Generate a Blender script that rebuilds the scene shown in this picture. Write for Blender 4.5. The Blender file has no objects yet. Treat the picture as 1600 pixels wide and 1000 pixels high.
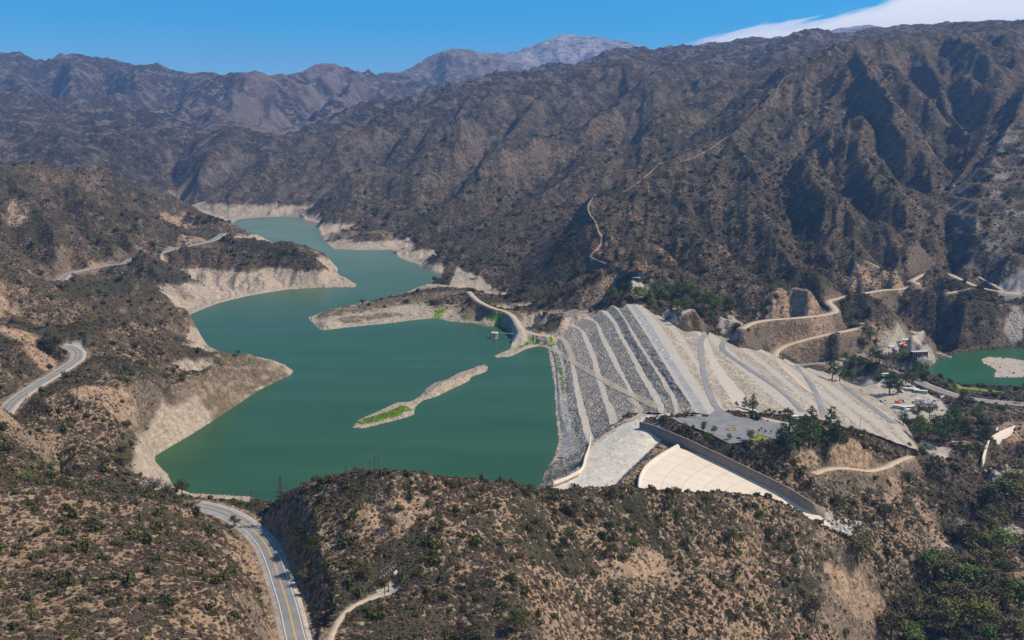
import bpy, bmesh, math, random, time
import numpy as np
from mathutils import Vector, Matrix
T0 = time.time()
random.seed(7)
rng = np.random.default_rng(11)
scene = bpy.context.scene
COL = scene.collection

# ------------------------------------------------------------------ camera
HC = 250.0                     # camera height above the reservoir
F = 1386.0                     # focal length in pixels of a 1600 wide frame
PITCH = math.atan(280.0 / F)
SA, CA = math.sin(PITCH), math.cos(PITCH)

def ray(u, v):
    a = (u - 800.0) / F
    k = (v - 500.0) / F
    return (a, CA - k * SA, -SA - k * CA)

def at_z(u, v, z):
    d = ray(u, v)
    t = (z - HC) / d[2]
    return (d[0] * t, d[1] * t, z)

def at_y(u, v, y):
    d = ray(u, v)
    t = y / d[1]
    return (d[0] * t, y, HC + d[2] * t)

cam_d = bpy.data.cameras.new('camera')
cam = bpy.data.objects.new('camera', cam_d)
COL.objects.link(cam)
cam.location = (0, 0, HC)
cam.rotation_euler = (math.radians(90) - PITCH, 0, 0)
cam_d.sensor_width = 36.0
cam_d.lens = 36.0 * F / 1600.0
cam_d.clip_start = 1.0
cam_d.clip_end = 90000.0
scene.camera = cam

# ------------------------------------------------------------------ noise
def _hash(ix, iy, s):
    h = (ix.astype(np.int64) * 374761393 + iy.astype(np.int64) * 668265263 + s * 974711) & 0x7fffffff
    h = ((h ^ (h >> 13)) * 1274126177) & 0x7fffffff
    return ((h ^ (h >> 16)) & 0xffff) / 65535.0

def vnoise(x, y, s=0):
    ix = np.floor(x); iy = np.floor(y)
    fx = x - ix; fy = y - iy
    ux = fx * fx * fx * (fx * (fx * 6 - 15) + 10); uy = fy * fy * fy * (fy * (fy * 6 - 15) + 10)
    ix = ix.astype(np.int64); iy = iy.astype(np.int64)
    def g(i, j, dx, dy):
        a = _hash(i, j, s) * 6.2831853
        return np.cos(a) * dx + np.sin(a) * dy
    n00 = g(ix, iy, fx, fy); n10 = g(ix + 1, iy, fx - 1, fy)
    n01 = g(ix, iy + 1, fx, fy - 1); n11 = g(ix + 1, iy + 1, fx - 1, fy - 1)
    return 1.4 * ((n00 * (1 - ux) + n10 * ux) * (1 - uy) + (n01 * (1 - ux) + n11 * ux) * uy)

def fbm(x, y, s=0, o=4):
    r = 0; a = 1.0
    for i in range(o):
        r = r + a * vnoise(x * 2 ** i + 17.3 * i, y * 2 ** i - 9.1 * i, s + i); a *= 0.5
    return r

def sstep(a, b, x):
    t = np.clip((x - a) / (b - a), 0, 1)
    return t * t * (3 - 2 * t)

def gully(px, py, gx, gy, wl, s):
    """stripes that run down the slope: cells of a jittered grid, each a wave across the local fall line"""
    gl = np.sqrt(gx * gx + gy * gy) + 1e-6
    qx = -gy / gl; qy = gx / gl
    cs = wl * 1.25
    X = px / cs; Y = py / cs
    ix = np.floor(X); iy = np.floor(Y)
    acc = 0; wsum = 0
    for di in (-1, 0, 1):
        for dj in (-1, 0, 1):
            cx = ix + di; cy = iy + dj
            jx = cx + _hash(cx, cy, s); jy = cy + _hash(cx, cy, s + 1)
            ph = _hash(cx, cy, s + 2) * 2.2
            dx = X - jx; dy = Y - jy
            w = np.clip(1 - (dx * dx + dy * dy) / 1.7, 0, 1) ** 3
            acc = acc + w * np.cos(6.2831853 * cs / wl * (dx * qx + dy * qy) + ph)
            wsum = wsum + w
    return acc / (wsum + 1e-4)

# ------------------------------------------------------------------ what the photograph shows, as lines on the land
# each line: (mode, [(u, v, value)...]); mode z: value is the height above the water, mode y: value is the distance ahead
LAKE = [(268,754),(262,740),(240,725),(242,712),(262,700),(300,678),(340,652),(375,630),(400,612),(430,597),(455,586),(459,579),
        (445,570),(425,562),(400,557),(372,558),(350,552),(328,542),(308,528),(290,512),(284,500),(300,490),(340,474),(390,462),(420,457),(450,452),
        (500,449),(555,449),(558,444),(540,436),(527,427),(527,419),(505,408),(480,397),(430,380),(385,362),(362,350),(372,343),(400,340),
        (440,338),(470,339),(476,346),(496,352),(500,366),(507,378),(520,389),(560,391),(612,390),(620,402),(637,409),(650,412),(657,419),
        (690,429),(690,434),(655,448),(620,462),(560,475),(500,490),(480,496),(494,511),(500,516),(540,512),(600,506),(650,500),(680,497),
        (700,502),(740,505),(760,510),(781,508),(795,516),(800,524),(797,545),(772,556),(775,559),(800,557),(820,546),(840,541),(855,543),
        (858,560),(865,600),(868,650),(872,690),(865,715),(850,740),(845,755),(830,776),(700,784),(500,788),(400,784),(395,776),(330,772),(290,770)]
ISLAND = [(549,669),(560,656),(600,638),(620,629),(640,627),(655,620),(668,605),(680,598),(700,592),(715,583),(735,577),(745,572),
          (758,570),(763,574),(760,581),(736,589),(733,595),(705,608),(682,620),(660,626),(649,636),(647,648),(630,654),(590,664),(570,669)]
POOL = [(1453,590),(1453,572),(1470,558),(1490,553),(1530,548),(1580,544),(1640,545),(1700,560),(1690,590),(1640,606),(1560,603),(1500,600),(1470,597)]
POOL_Z = -42.0
SANDBAR = [(1532,561),(1545,557),(1575,559),(1620,566),(1640,585),(1600,590),(1552,590),(1556,578),(1536,568)]

Z = 'z'; Y = 'y'
LINES = [
 # --- far mountains
 (Y, [(700,150,17000),(740,93,17000),(765,87,17000),(790,91,17000),(830,80,17000),(850,69,17000),(880,58,17000),(900,63,17000),(930,61,17000),(965,68,17000),(990,75,17000),(1020,81,17000),(1070,95,17000),(1150,120,17000)]),
 (Y, [(880,58,17000),(862,88,15800),(845,130,14500)]), (Y, [(932,61,17000),(955,90,15800),(960,120,14800)]),
 (Y, [(600,150,10500),(628,122,10800),(660,100,11000),(690,84,11000),(703,79,11000),(720,84,11000),(745,90,11000),(790,97,11000),(830,125,11000),(860,160,11000)]),
 (Y, [(703,79,11000),(690,110,10300),(670,150,9500)]), (Y, [(745,90,11000),(770,120,10300),(780,150,9600)]),
 (Y, [(1150,110,12500),(1255,66,12500),(1300,51,12500),(1318,53,12500),(1365,45,12500),(1395,48,12500),(1460,70,12500)]),
 (Y, [(-420,70,6300),(-250,80,6200),(-100,82,6000),(0,85,6000),(30,84,6000),(60,90,6000),(95,92,6000),(120,90,6000),(150,98,6000),(175,98,6000),(205,105,6000),(240,107,6000),(285,115,6000),(310,112,6100),(335,120,6200),(357,132,6300),(400,160,6500)]),
 (Y, [(0,85,6000),(10,130,5300),(0,165,4900)]), (Y, [(120,90,6000),(110,130,5300),(120,160,4900)]), (Y, [(205,105,6000),(200,150,5200),(225,185,4700)]), (Y, [(310,112,6100),(285,160,5400),(260,200,4800)]),
 (Y, [(-300,190,4200),(0,187,4200),(80,190,4200),(160,196,4150),(230,214,4050),(280,240,3900)]),
 (Y, [(-300,215,3800),(0,222,3800),(80,228,3750),(150,240,3700)]),
 (Y, [(250,175,4900),(300,150,5100),(345,131,5200),(368,120,5300),(385,115,5300),(405,119,5300),(430,122,5300),(455,140,5250),(490,163,5100),(540,188,4900),(570,196,4700)]),
 (Y, [(385,115,5300),(380,150,4900),(365,180,4600),(350,205,4300)]), (Y, [(430,122,5300),(420,160,4900),(430,200,4500),(440,215,4400)]), (Y, [(490,163,5100),(475,195,4700),(480,215,4500)]),
 (Y, [(290,250,3850),(330,232,3950),(370,217,4050),(410,222,4050),(440,235,4000)]),
 (Y, [(400,160,6600),(440,131,6600),(470,122,6600),(500,106,6600),(512,99,6600),(520,100,6600),(545,110,6600),(560,115,6600),(590,122,6600),(605,120,6600),(625,122,6600),(640,128,6500),(690,143,6400),(740,150,6400),(800,165,6400)]),
 (Y, [(520,100,6600),(545,140,6000),(560,170,5600)]), (Y, [(605,120,6600),(595,150,6000),(590,180,5600)]), (Y, [(690,143,6400),(650,165,5800),(620,185,5500)]),
 # long ridge right of the lake, and the one behind it
 (Y, [(292,324,3300),(330,306,3500),(370,282,3650),(400,262,3800),(440,240,3900),(470,228,3950),(500,214,4000),(560,200,4050),(600,189,4100),(640,172,4150),(680,155,4200),(720,143,4200),(745,140,4250),(800,135,4300),(840,128,4300),(870,120,4300),(920,106,4350),(955,95,4400),(975,90,4400),(1010,94,4400),(1075,94,4300),(1130,106,4200),(1200,112,4150)]),
 (Y, [(745,140,4250),(700,190,3700),(640,240,3300),(560,290,2950),(500,325,2850)]),
 (Y, [(870,120,4300),(830,170,3700),(760,230,3200),(700,290,2750),(640,350,2420),(610,380,2200)]),
 (Y, [(975,90,4400),(985,150,3800),(975,200,3300),(880,260,2800),(780,320,2350),(720,370,2000),(690,410,1850)]),
 (Y, [(600,189,4100),(540,230,3750),(470,280,3300),(420,320,3050)]),
 (Y, [(960,96,5600),(1000,92,5600),(1030,79,5600),(1060,81,5600),(1110,71,5600),(1145,71,5600),(1175,60,5600),(1200,65,5600),(1225,66,5600),(1250,68,5600),(1300,62,5700),(1345,53,5700),(1400,50,5700),(1440,46,5700),(1470,40,5700),(1500,42,5700),(1600,52,5700),(1800,60,5700)]),
 (Z, [(700,300,40)]),
 # valley behind the far end of the lake
 (Z, [(330,335,1),(300,322,6),(280,312,10)]), (Y, [(280,312,3350),(265,300,3700),(275,285,4000)]),
 (Z, [(350,342,1),(330,333,1.5),(372,336,1.5),(430,334,2)]),
 (Y, [(-300,300,3000),(100,282,3300),(200,290,3450),(260,300,3650)]),
 # --- right mountain with the trail
 (Y, [(968,474,1140),(993,432,1215),(985,426,1230),(960,415,1320),(920,401,1400),(932,388,1450),(940,376,1500),(930,345,1650),(918,322,1780),(930,307,1850),(975,300,1950),(1030,255,2200),(1080,240,2350),(1140,212,2500),(1185,172,2700),(1215,145,2820),(1222,126,2900),(1250,110,3000),(1285,92,3100),(1310,75,3200),(1345,70,3250),(1380,65,3300),(1440,53,3400),(1480,52,3500),(1500,46,3550),(1560,44,3650),(1600,34,3750),(1700,20,3900),(1900,5,4100)]),
 (Y, [(1200,138,3300),(1120,178,2900),(1025,228,2600),(960,275,2250),(880,330,2000),(800,385,1800),(720,428,1690)]),
 (Y, [(1140,212,2500),(1200,300,1900),(1240,380,1500),(1290,440,1250)]),
 (Y, [(1310,75,3200),(1360,180,2500),(1400,270,1950),(1420,340,1700),(1400,420,1490)]),
 (Y, [(1440,53,3400),(1490,150,2750),(1510,200,2450)]),
 (Y, [(1030,255,2200),(1080,330,1750),(1130,400,1420),(1170,450,1230)]),
 # gully left of the quarry, quarry slope
 (Y, [(1640,80,3300),(1580,160,2700),(1520,235,2250),(1480,300,1920),(1456,350,1720),(1470,400,1600),(1450,430,1490)]),
 (Y, [(1700,100,2700),(1600,135,2450),(1560,220,2120),(1530,300,1800),(1520,360,1640),(1500,410,1640)]),
 (Y, [(1850,150,2300),(1700,200,2100),(1620,260,1900)]), (Y, [(1900,420,1500),(1700,400,1500),(1620,380,1560)]),
 # --- left hills
 (Y, [(-420,225,1900),(-200,245,1900),(0,254,1900),(40,255,1950),(75,259,2000),(110,268,2050),(150,277,2150),(190,290,2250),(225,304,2350),(255,322,2450),(275,345,2500)]),
 (Y, [(0,254,1900),(60,320,1600),(95,380,1350)]), (Y, [(110,268,2050),(170,340,1650),(230,385,1480)]), (Y, [(-200,245,1900),(-100,330,1400),(-30,400,1200)]),
 (Z, [(275,345,14),(300,350,16),(330,350,14),(350,358,12)]),
 (Z, [(95,440,48),(110,428,48),(150,417,50),(190,412,52),(205,404,54),(235,398,54),(270,389,56),(310,381,58),(345,372,58)]),
 (Y, [(345,370,1790),(390,374,1730),(440,383,1660),(480,394,1580),(500,408,1530)]),
 (Z, [(500,406,28),(520,425,12),(550,442,3)]),
 (Z, [(0,655,60),(15,630,60),(50,606,59),(90,583,58),(115,565,57),(124,555,56),(118,545,56),(100,541,55)]),
 (Y, [(100,541,790),(60,520,850),(0,470,980)]),
 (Y, [(-100,500,820),(0,520,760),(50,535,740)]), (Y, [(-200,560,560),(-100,600,540),(0,625,545)]),
 (Y, [(130,520,850),(200,500,930),(270,495,1050)]), (Z, [(300,520,30),(312,533,27)]),
 (Y, [(60,620,600),(130,600,650),(210,590,700),(290,575,780),(340,560,830)]),
 (Z, [(340,562,27),(380,560,24),(420,570,14),(445,578,5)]),
 (Z, [(210,690,27),(260,625,27),(320,590,27)]),
 (Z, [(70,742,48),(110,745,48),(210,755,30),(240,745,16)]),
 # --- far-side peninsula, bench and abutment right of the lake
 (Z, [(486,492,2),(500,488,8),(545,477,12),(600,465,15),(660,455,18),(700,450,20),(735,448,22)]),
 (Z, [(505,505,8),(560,500,12),(620,490,14),(680,486,15)]), (Z, [(740,465,22),(760,475,22),(790,492,18),(815,508,13),(830,515,12)]),
 (Z, [(690,494,3),(685,484,8)]), (Z, [(720,490,14),(780,500,13)]),
 (Z, [(500,350,10),(520,362,16),(560,368,18),(600,372,20)]), (Z, [(620,385,16),(650,385,18),(690,380,26)]),
 (Z, [(660,412,12),(690,395,30)]),
 (Y, [(735,440,1540),(790,470,1330),(850,490,1210),(900,480,1190)]),
 (Z, [(775,557,1),(800,548,3),(835,533,4),(850,530,5)]), (Z, [(805,515,10),(802,530,7)]),
 # --- island
 (Z, [(560,662,1.5),(600,646,2.6),(640,636,2.8)]), (Z, [(665,614,2),(690,600,6.5),(715,590,7.5),(735,582,6),(752,574,5)]),
 # --- near hill in the foreground
 (Y, [(404,789,418),(425,775,415),(450,765,412),(475,755,408),(500,749,405),(530,741,402),(565,734,400),(620,732,400),(660,740,405),(700,745,410),(740,747,415),(790,752,420),(830,761,430),(850,771,440),(890,764,445),(930,761,450),(975,759,455),(1010,762,460),(1060,767,468),(1110,767,475),(1150,769,480),(1190,771,487),(1215,777,490),(1245,792,493),(1275,815,497),(1310,837,500),(1345,852,503)]),
 (Y, [(440,905,340),(520,850,360),(560,800,375)]),
 (Y, [(520,930,325),(570,936,325),(615,920,333),(640,908,338)]),
 (Y, [(520,1000,292),(600,1000,296),(720,1000,310)]),
 (Y, [(760,870,354),(840,1000,302)]),
 (Y, [(900,1000,350),(960,1000,360)]),
 (Y, [(1040,900,412),(1080,1000,372)]),
 (Y, [(1200,800,478),(1190,870,456),(1210,940,428),(1230,1000,408)]),
 (Y, [(1330,870,500),(1320,930,478),(1330,1000,455)]),
 (Y, [(1000,1150,315),(1200,1150,345),(1400,1150,400)]),
 (Y, [(300,1100,222),(700,1150,245)]),
 # left foreground slope
 (Y, [(-300,770,330),(-150,760,350),(0,757,362),(70,762,370),(130,768,376),(200,776,382),(260,784,388),(305,790,394)]),
 (Y, [(-300,1000,215),(0,1000,232),(150,1000,238),(280,960,262),(360,900,296)]),
 (Y, [(0,880,288),(140,870,296),(260,850,322)]),
 (Y, [(0,1200,165),(200,1200,170)]),
 (Z, [(300,772,3),(340,782,24),(395,781,22)]),
 # highway
 (Z, [(475,1040,62),(455,990,62),(440,940,62),(425,895,61.5),(405,850,61),(385,825,60.5),(360,805,60),(330,793,59)]),
 (Z, [(330,793,59),(280,790,58)]), (Y, [(280,790,430),(180,772,470),(90,745,560)]),
 # --- below the dam: canyon, yard, roads
 (Z, [(1720,715,-44),(1600,735,-44),(1575,775,-45),(1560,800,-45),(1545,845,-46),(1520,875,-46),(1490,900,-47),(1455,945,-47),(1420,975,-48),(1380,1005,-48),(1330,1060,-49)]),
 (Y, [(1900,830,700),(1700,830,640),(1600,850,600),(1570,880,575)]), (Y, [(1900,900,560),(1700,960,520),(1600,990,505)]),
 (Y, [(1700,830,640),(1620,795,690)]),
 (Z, [(1300,760,6),(1330,790,0),(1390,830,-14),(1430,870,-25)]), (Z, [(1430,718,-22),(1480,740,-30),(1512,750,-41)]),
 (Z, [(1270,738,26),(1310,733,21),(1360,735,10),(1400,722,-8),(1425,712,-16)]),
 (Z, [(1190,700,36),(1240,715,33)]),
 (Z, [(1300,690,38),(1350,690,34),(1372,705,18),(1380,720,2)]),
 (Z, [(1440,705,-27),(1490,705,-27),(1530,700,-27)]), (Z, [(1420,650,-27),(1500,660,-29),(1560,650,-32),(1600,640,-33)]),
 (Z, [(1340,600,-24),(1400,600,-25),(1450,620,-27),(1490,645,-28)]),
 (Z, [(1600,630,-32),(1550,627,-31),(1500,618,-30),(1450,600,-28),(1420,585,-27),(1380,575,-25),(1330,570,-22)]),
 (Z, [(1592,666,-28),(1575,670,-28),(1552,680,-28),(1540,694,-28)]), (Z, [(1536,737,-43.5),(1544,721,-43.5),(1553,709,-43.5),(1573,695,-43.5),(1590,688,-43.5),(1604,680,-43.5)]), (Z, [(1640,655,-26),(1600,640,-32)]),
 (Z, [(1330,512,9),(1290,527,7),(1250,540,3),(1215,553,-1)]), (Z, [(1350,510,10),(1380,505,9)]),
 (Z, [(1160,512,31),(1180,506,30.5),(1240,497,30),(1290,490,28),(1305,483,28),(1292,472,28),(1330,463,26),(1400,450,22),(1440,443,20),(1480,432,16),(1500,437,12),(1540,450,6),(1600,458,0),(1700,462,-4)]),
 (Z, [(1250,569,-6),(1290,567,-14),(1330,558,-18),(1370,548,-20),(1400,540,-21),(1430,535,-22),(1448,520,-22)]),
 (Z, [(1400,548,-24),(1440,560,-32),(1462,560,-38)]),
 (Z, [(1470,556,-41),(1500,552,-41),(1580,544,-41),(1640,546,-41)]), (Y, [(1500,470,1285),(1560,470,1285),(1640,475,1270)]), (Y,[(1500,500,1254),(1560,500,1250)]),
 (Z, [(1480,600,-36),(1560,604,-38),(1640,606,-38)]),
]
# flat grounds: polygon in pixels, height
FLATS = [
 ([(1090,648),(1130,640),(1200,655),(1250,664),(1270,678),(1240,690),(1190,694),(1140,690),(1080,668),(1040,655)], 40),
 ([(1350,612),(1395,590),(1450,620),(1490,650),(1470,660),(1400,645)], -26),
 ([(1430,690),(1470,700),(1520,700),(1560,688),(1530,670),(1450,672)], -28),
 ([(1040,480),(1090,480),(1100,490),(1060,488)], 46),
 ([(585,930),(600,940),(625,918),(615,914)], 69),
]
# bands of the dam, from the water over the crest to the toe: name of the band that follows the row, then the row: (u, v, z)
DAM = [
 ('silt', [(856,546,-1.5),(862,560,-1.5),(866,600,-1.5),(868,650,-1.5),(872,690,-1.5),(864,716,-1.5)]),
 ('silt', [(862,540,2),(868,560,2),(873,605,2.2),(878,650,2.6),(890,694,3.6),(888,714,4)]),
 ('rock', [(868,535,3.2),(880,562,3.5),(884,600,4),(889,645,5),(903,690,7),(906,706,9)]),
 ('bench', [(876,527,7),(890,562,7.5),(897,605,8.5),(906,650,10),(917,688,12),(920,694,14)]),
 ('rock', [(880,525,7.5),(895,562,8),(906,607,9),(917,648,10.5),(928,684,12.5),(931,689,15)]),
 ('bench', [(890,509,14),(904,514,14.5),(914,536,15),(924,560,15.5),(931,590,16),(940,618,17),(950,650,19),(953,664,21)]),
 ('rock', [(897,507,14.6),(912,517,15.1),(921,533,15.6),(932,560,16.1),(940,590,16.6),(948,616,17.6),(961,645,19.6),(966,660,21.5)]),
 ('bench', [(911,497,21),(928,503,21.4),(936,522,21.8),(948,548,22.2),(960,572,22.6),(978,602,23.4),(990,628,25),(993,645,26)]),
 ('rock', [(921,495,21.6),(934,505,22),(944,525,22.4),(958,550,22.8),(972,580,23.2),(989,612,24),(998,630,25.6),(1000,645,26.6)]),
 ('bench', [(938,485,28.4),(954,500,28.6),(968,526,28.8),(984,556,29),(1000,588,29.4),(1020,622,31),(1028,640,33),(1030,645,33.5)]),
 ('rock', [(947,484,29),(960,499,29.2),(976,529,29.4),(992,556,29.6),(1010,588,30),(1032,624,31.6),(1039,640,33.6),(1041,645,34)]),
 ('bench', [(957,477,35),(970,492,35),(990,528,35),(1012,562,35),(1036,600,35),(1050,626,35.5),(1054,642,36.5),(1055,645,37)]),
 ('rock', [(963,476,35.5),(978,499,35.5),(998,532,35.5),(1020,566,35.5),(1042,598,35.5),(1058,628,36),(1061,641,37),(1062,645,37.5)]),
 ('shoulder', [(977,474,40),(1000,508,40),(1030,556,40),(1060,604,40),(1088,645,40)]),
 ('crest', [(983,474,40.1),(1008,511,40.1),(1036,556,40.1),(1066,603,40.1),(1094,646,40.1)]),
 ('ground', [(992,474,40.1),(1020,512,40.1),(1047,556,40.1),(1078,604,40.1),(1108,648,40.1)]),
 ('slope', [(1004,477,39.5),(1034,512,39.5),(1062,556,39.5),(1094,604,39.5),(1122,644,39.6)]),
 ('gravel', [(1022,490,33),(1050,518,33),(1069,546,33),(1090,577,34),(1108,612,37),(1128,642,39.4)]),
 ('slope', [(1036,492,32.6),(1062,520,32.6),(1082,550,32.6),(1097,577,33.6),(1114,612,36.6),(1134,643,39.2)]),
 ('ground', [(1060,498,26),(1094,528,27),(1106,560,28),(1120,590,29.5),(1138,618,32),(1152,642,36)]),
 ('slope', [(1075,503,25),(1104,528,26),(1118,560,26),(1140,590,26),(1164,618,27),(1186,645,29)]),
 ('gravel', [(1092,512,19.5),(1120,540,20),(1140,562,19.6),(1172,590,19.2),(1206,620,18.8),(1240,650,18.4)]),
 ('slope', [(1112,520,18.8),(1130,536,19),(1155,560,19),(1188,584,18.6),(1222,611,18.2),(1264,650,17.8)]),
 ('ground', [(1130,526,12.5),(1160,548,12),(1192,572,11.6),(1226,600,11),(1256,624,10.6),(1300,660,10)]),
 ('slope', [(1146,530,11.8),(1178,552,11.4),(1212,578,11),(1244,606,10.4),(1276,630,10),(1322,668,9.4)]),
 ('gravel', [(1166,536,5),(1204,560,4),(1240,586,3),(1268,610,2),(1300,632,1.6),(1352,674,1)]),
 ('slope', [(1184,542,4.4),(1224,566,3.4),(1262,592,2.4),(1290,614,1.4),(1324,638,1),(1376,682,.4)]),
 ('ground', [(1206,552,-4),(1246,576,-6),(1284,600,-7),(1314,624,-7.6),(1348,648,-8),(1400,692,-8.6)]),
 ('slope', [(1222,558,-5),(1266,582,-6.6),(1302,604,-7.6),(1334,628,-8.2),(1366,652,-8.6),(1414,696,-9.2)]),
 ('gravel', [(1240,568,-12),(1290,590,-15),(1318,606,-16),(1350,630,-16.5),(1382,654,-17),(1424,700,-17.6)]),
 ('slope', [(1258,572,-12.6),(1306,594,-15.4),(1334,611,-16.4),(1362,630,-17),(1396,655,-17.4),(1432,702,-18)]),
 ('end', [(1276,576,-20),(1322,596,-23),(1348,608,-25),(1380,632,-26),(1412,660,-27),(1440,708,-27)]),
]

CARVE = [   # (pixels, depth (+ cuts, - raises), half width in metres, nearest and farthest distance ahead)
 ([(1362,74),(1380,105),(1405,140),(1435,180),(1465,207),(1490,224)], 60, 95, 1900, 3600),
 ([(1318,140),(1340,172),(1360,197),(1390,228),(1420,262),(1450,300)], 60, 90, 1500, 3400),
 ([(1272,190),(1307,250),(1330,287),(1362,322),(1387,350),(1410,364)], 52, 75, 1300, 3000),
 ([(1228,200),(1218,250),(1228,292),(1241,325),(1249,355),(1268,388),(1297,425),(1322,440)], 46, 62, 1150, 2900),
 ([(1145,262),(1140,300),(1140,335),(1152,375),(1177,400),(1204,418),(1230,440)], 40, 55, 1150, 2500),
 ([(1090,290),(1094,330),(1108,365),(1126,392),(1150,415)], 26, 42, 1150, 2200),
 ([(1012,317),(1026,357),(1052,386),(1078,412),(1104,432)], 28, 42, 1150, 2100),
 ([(1440,60),(1470,105),(1500,140),(1525,165)], 50, 90, 2200, 3700), ([(1520,60),(1545,95),(1570,130)], 45, 85, 2300, 3800),
 ([(1400,100),(1432,140),(1462,178),(1488,206)], -30, 60, 1900, 3500), ([(1345,110),(1372,160),(1402,205),(1440,255),(1455,285)], -34, 60, 1600, 3400),
 ([(1290,140),(1318,200),(1345,255),(1378,310),(1405,345)], -34, 55, 1350, 3100), ([(1245,180),(1268,250),(1290,310),(1322,360),(1350,405)], -32, 50, 1200, 3000),
 ([(1180,230),(1190,300),(1205,350),(1235,395),(1262,425)], -28, 46, 1150, 2700), ([(1060,265),(1070,320),(1090,370),(1118,410)], -18, 40, 1150, 2400),
 # the spur that carries the trail, and the dark flank and crease on its lake side
 ([(985,426),(960,415),(925,400),(938,382),(934,350),(922,318),(935,305),(975,298),(1030,253),(1080,240),(1140,211),(1185,172),(1213,147),(1222,126),(1250,108)], -34, 120, 1150, 3100),
 ([(1195,145),(1150,168),(1110,186),(1060,212),(1015,238),(965,275),(915,310),(875,345),(840,385),(800,420),(775,440)], 55, 130, 1250, 3500),
 # slopes above the lake
 ([(1000,150),(985,195),(976,235),(972,262)], 70, 70, 2300, 4200), ([(905,190),(880,230),(850,265),(815,300),(780,335)], 46, 75, 1900, 4000),
 ([(800,160),(770,205),(735,245),(700,285),(665,330)], 60, 95, 2100, 4200), ([(700,170),(660,215),(620,260),(580,305)], 55, 95, 2300, 4200), ([(620,205),(575,245),(530,285),(500,315)], 50, 90, 2500, 4200),
 ([(870,150),(830,205),(780,255),(730,305),(690,345)], -40, 80, 2000, 4100), ([(760,175),(720,225),(680,265),(640,310)], -40, 80, 2200, 4200), ([(540,215),(500,250),(465,285),(435,312)], 45, 85, 2700, 4200),
 ([(1110,120),(1080,150),(1050,180)], 50, 90, 2900, 4300), ([(1050,115),(1030,150),(1010,175)], -36, 80, 2900, 4400),
 # left hills
 ([(60,270),(90,310),(120,350),(150,385)], 24, 40, 1100, 2200), ([(150,290),(180,330),(205,365)], 22, 40, 1300, 2300), ([(20,300),(30,350),(55,400)], 22, 40, 900, 2000), ([(110,285),(140,330),(165,370)], -18, 38, 1100, 2200),
 # far ranges
 ([(480,140),(470,165),(440,190),(415,215)], 120, 190, 5200, 9500), ([(590,135),(575,155),(560,180)], 130, 180, 5200, 9500), ([(640,140),(610,165),(585,190)], 110, 170, 5200, 9500), ([(530,115),(520,140),(500,160)], 110, 180, 5500, 9500),
 ([(350,140),(330,165),(305,190)], 110, 170, 5200, 9500), ([(420,135),(400,160),(385,190)], 110, 170, 5000, 9500), ([(60,100),(70,130),(60,160)], 110, 200, 5000, 9500), ([(160,105),(165,135),(180,160)], 110, 200, 5000, 9500), ([(260,120),(245,150),(240,180)], 110, 200, 5000, 9500),
 ([(470,150),(455,175),(430,200)], -70, 130, 5200, 9500), ([(560,125),(545,150),(530,170)], -80, 130, 5400, 9500), ([(110,100),(115,130),(110,160)], -70, 150, 5000, 9500), ([(220,115),(210,145),(205,170)], -70, 150, 5000, 9500),
 ([(905,70),(898,95),(885,120)], 260, 420, 12000, 19000), ([(860,75),(848,100),(830,125)], 220, 380, 12000, 19000), ([(950,75),(945,95),(935,112)], 240, 400, 12000, 19000), ([(985,82),(980,96)], 200, 350, 12000, 19000),
 ([(720,95),(730,120),(740,140)], 160, 260, 9000, 11500), ([(685,95),(672,120),(655,140)], 150, 260, 9000, 11500), ([(765,105),(775,125),(790,140)], 160, 260, 9000, 11500),
]
# ------------------------------------------------------------------ the land: heights on a polar grid whose cells grow with distance
TH0, TH1 = math.radians(-43), math.radians(43)
S0, S1 = math.log(150.0), math.log(22000.0)
NT, NS = 720, 880

def to3(mode, p):
    if mode == Z: return at_z(*p)
    lift_ = 7 if p[2] > 9000 else 4 if p[2] > 5000 else 1.5 if p[2] > 2600 else 0      # the smoothing below takes a little off every crest
    return at_y(p[0], p[1] - lift_, p[2] * (1.32 if 4450 < p[2] < 9000 else 1.0))

def poly_z(pix, z):
    return np.array([at_z(u, v, z)[:2] for u, v in pix])

def inside(poly, x, y):
    r = np.zeros(x.shape, bool)
    n = len(poly)
    b0 = (x > poly[:, 0].min()) & (x < poly[:, 0].max()) & (y > poly[:, 1].min()) & (y < poly[:, 1].max())
    xs = x[b0]; ys = y[b0]; rr = np.zeros(xs.shape, bool)
    for i in range(n):
        x0, y0 = poly[i]; x1, y1 = poly[(i + 1) % n]
        if y0 == y1: continue
        c = ((y0 > ys) != (y1 > ys)) & (xs < (x1 - x0) * (ys - y0) / (y1 - y0) + x0)
        rr ^= c
    r[b0] = rr
    return r

def smooth_line(pts, n):
    """n points along a polyline, rounded with a Catmull-Rom spline"""
    P = np.array(pts, float)
    if len(P) < 3:
        t = np.linspace(0, 1, n)[:, None]
        return P[0] * (1 - t) + P[-1] * t
    d = np.r_[0, np.cumsum(np.sqrt(((P[1:, :2] - P[:-1, :2]) ** 2).sum(1)))]
    m = np.gradient(P, d, axis=0)
    s = np.linspace(0, d[-1], n)
    i = np.clip(np.searchsorted(d, s, 'right') - 1, 0, len(P) - 2)
    h = (d[i + 1] - d[i])[:, None]; t = ((s - d[i])[:, None]) / h
    return (2 * t ** 3 - 3 * t ** 2 + 1) * P[i] + (t ** 3 - 2 * t ** 2 + t) * h * m[i] + (-2 * t ** 3 + 3 * t ** 2) * P[i + 1] + (t ** 3 - t ** 2) * h * m[i + 1]

lake_p = poly_z(LAKE, 0); isl_p = poly_z(ISLAND, 0); pool_p = poly_z(POOL, POOL_Z); bar_p = poly_z(SANDBAR, POOL_Z)
dam_rows = [np.array([at_z(*p) for p in smooth_line(r, 241)]) for _, r in DAM]

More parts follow.
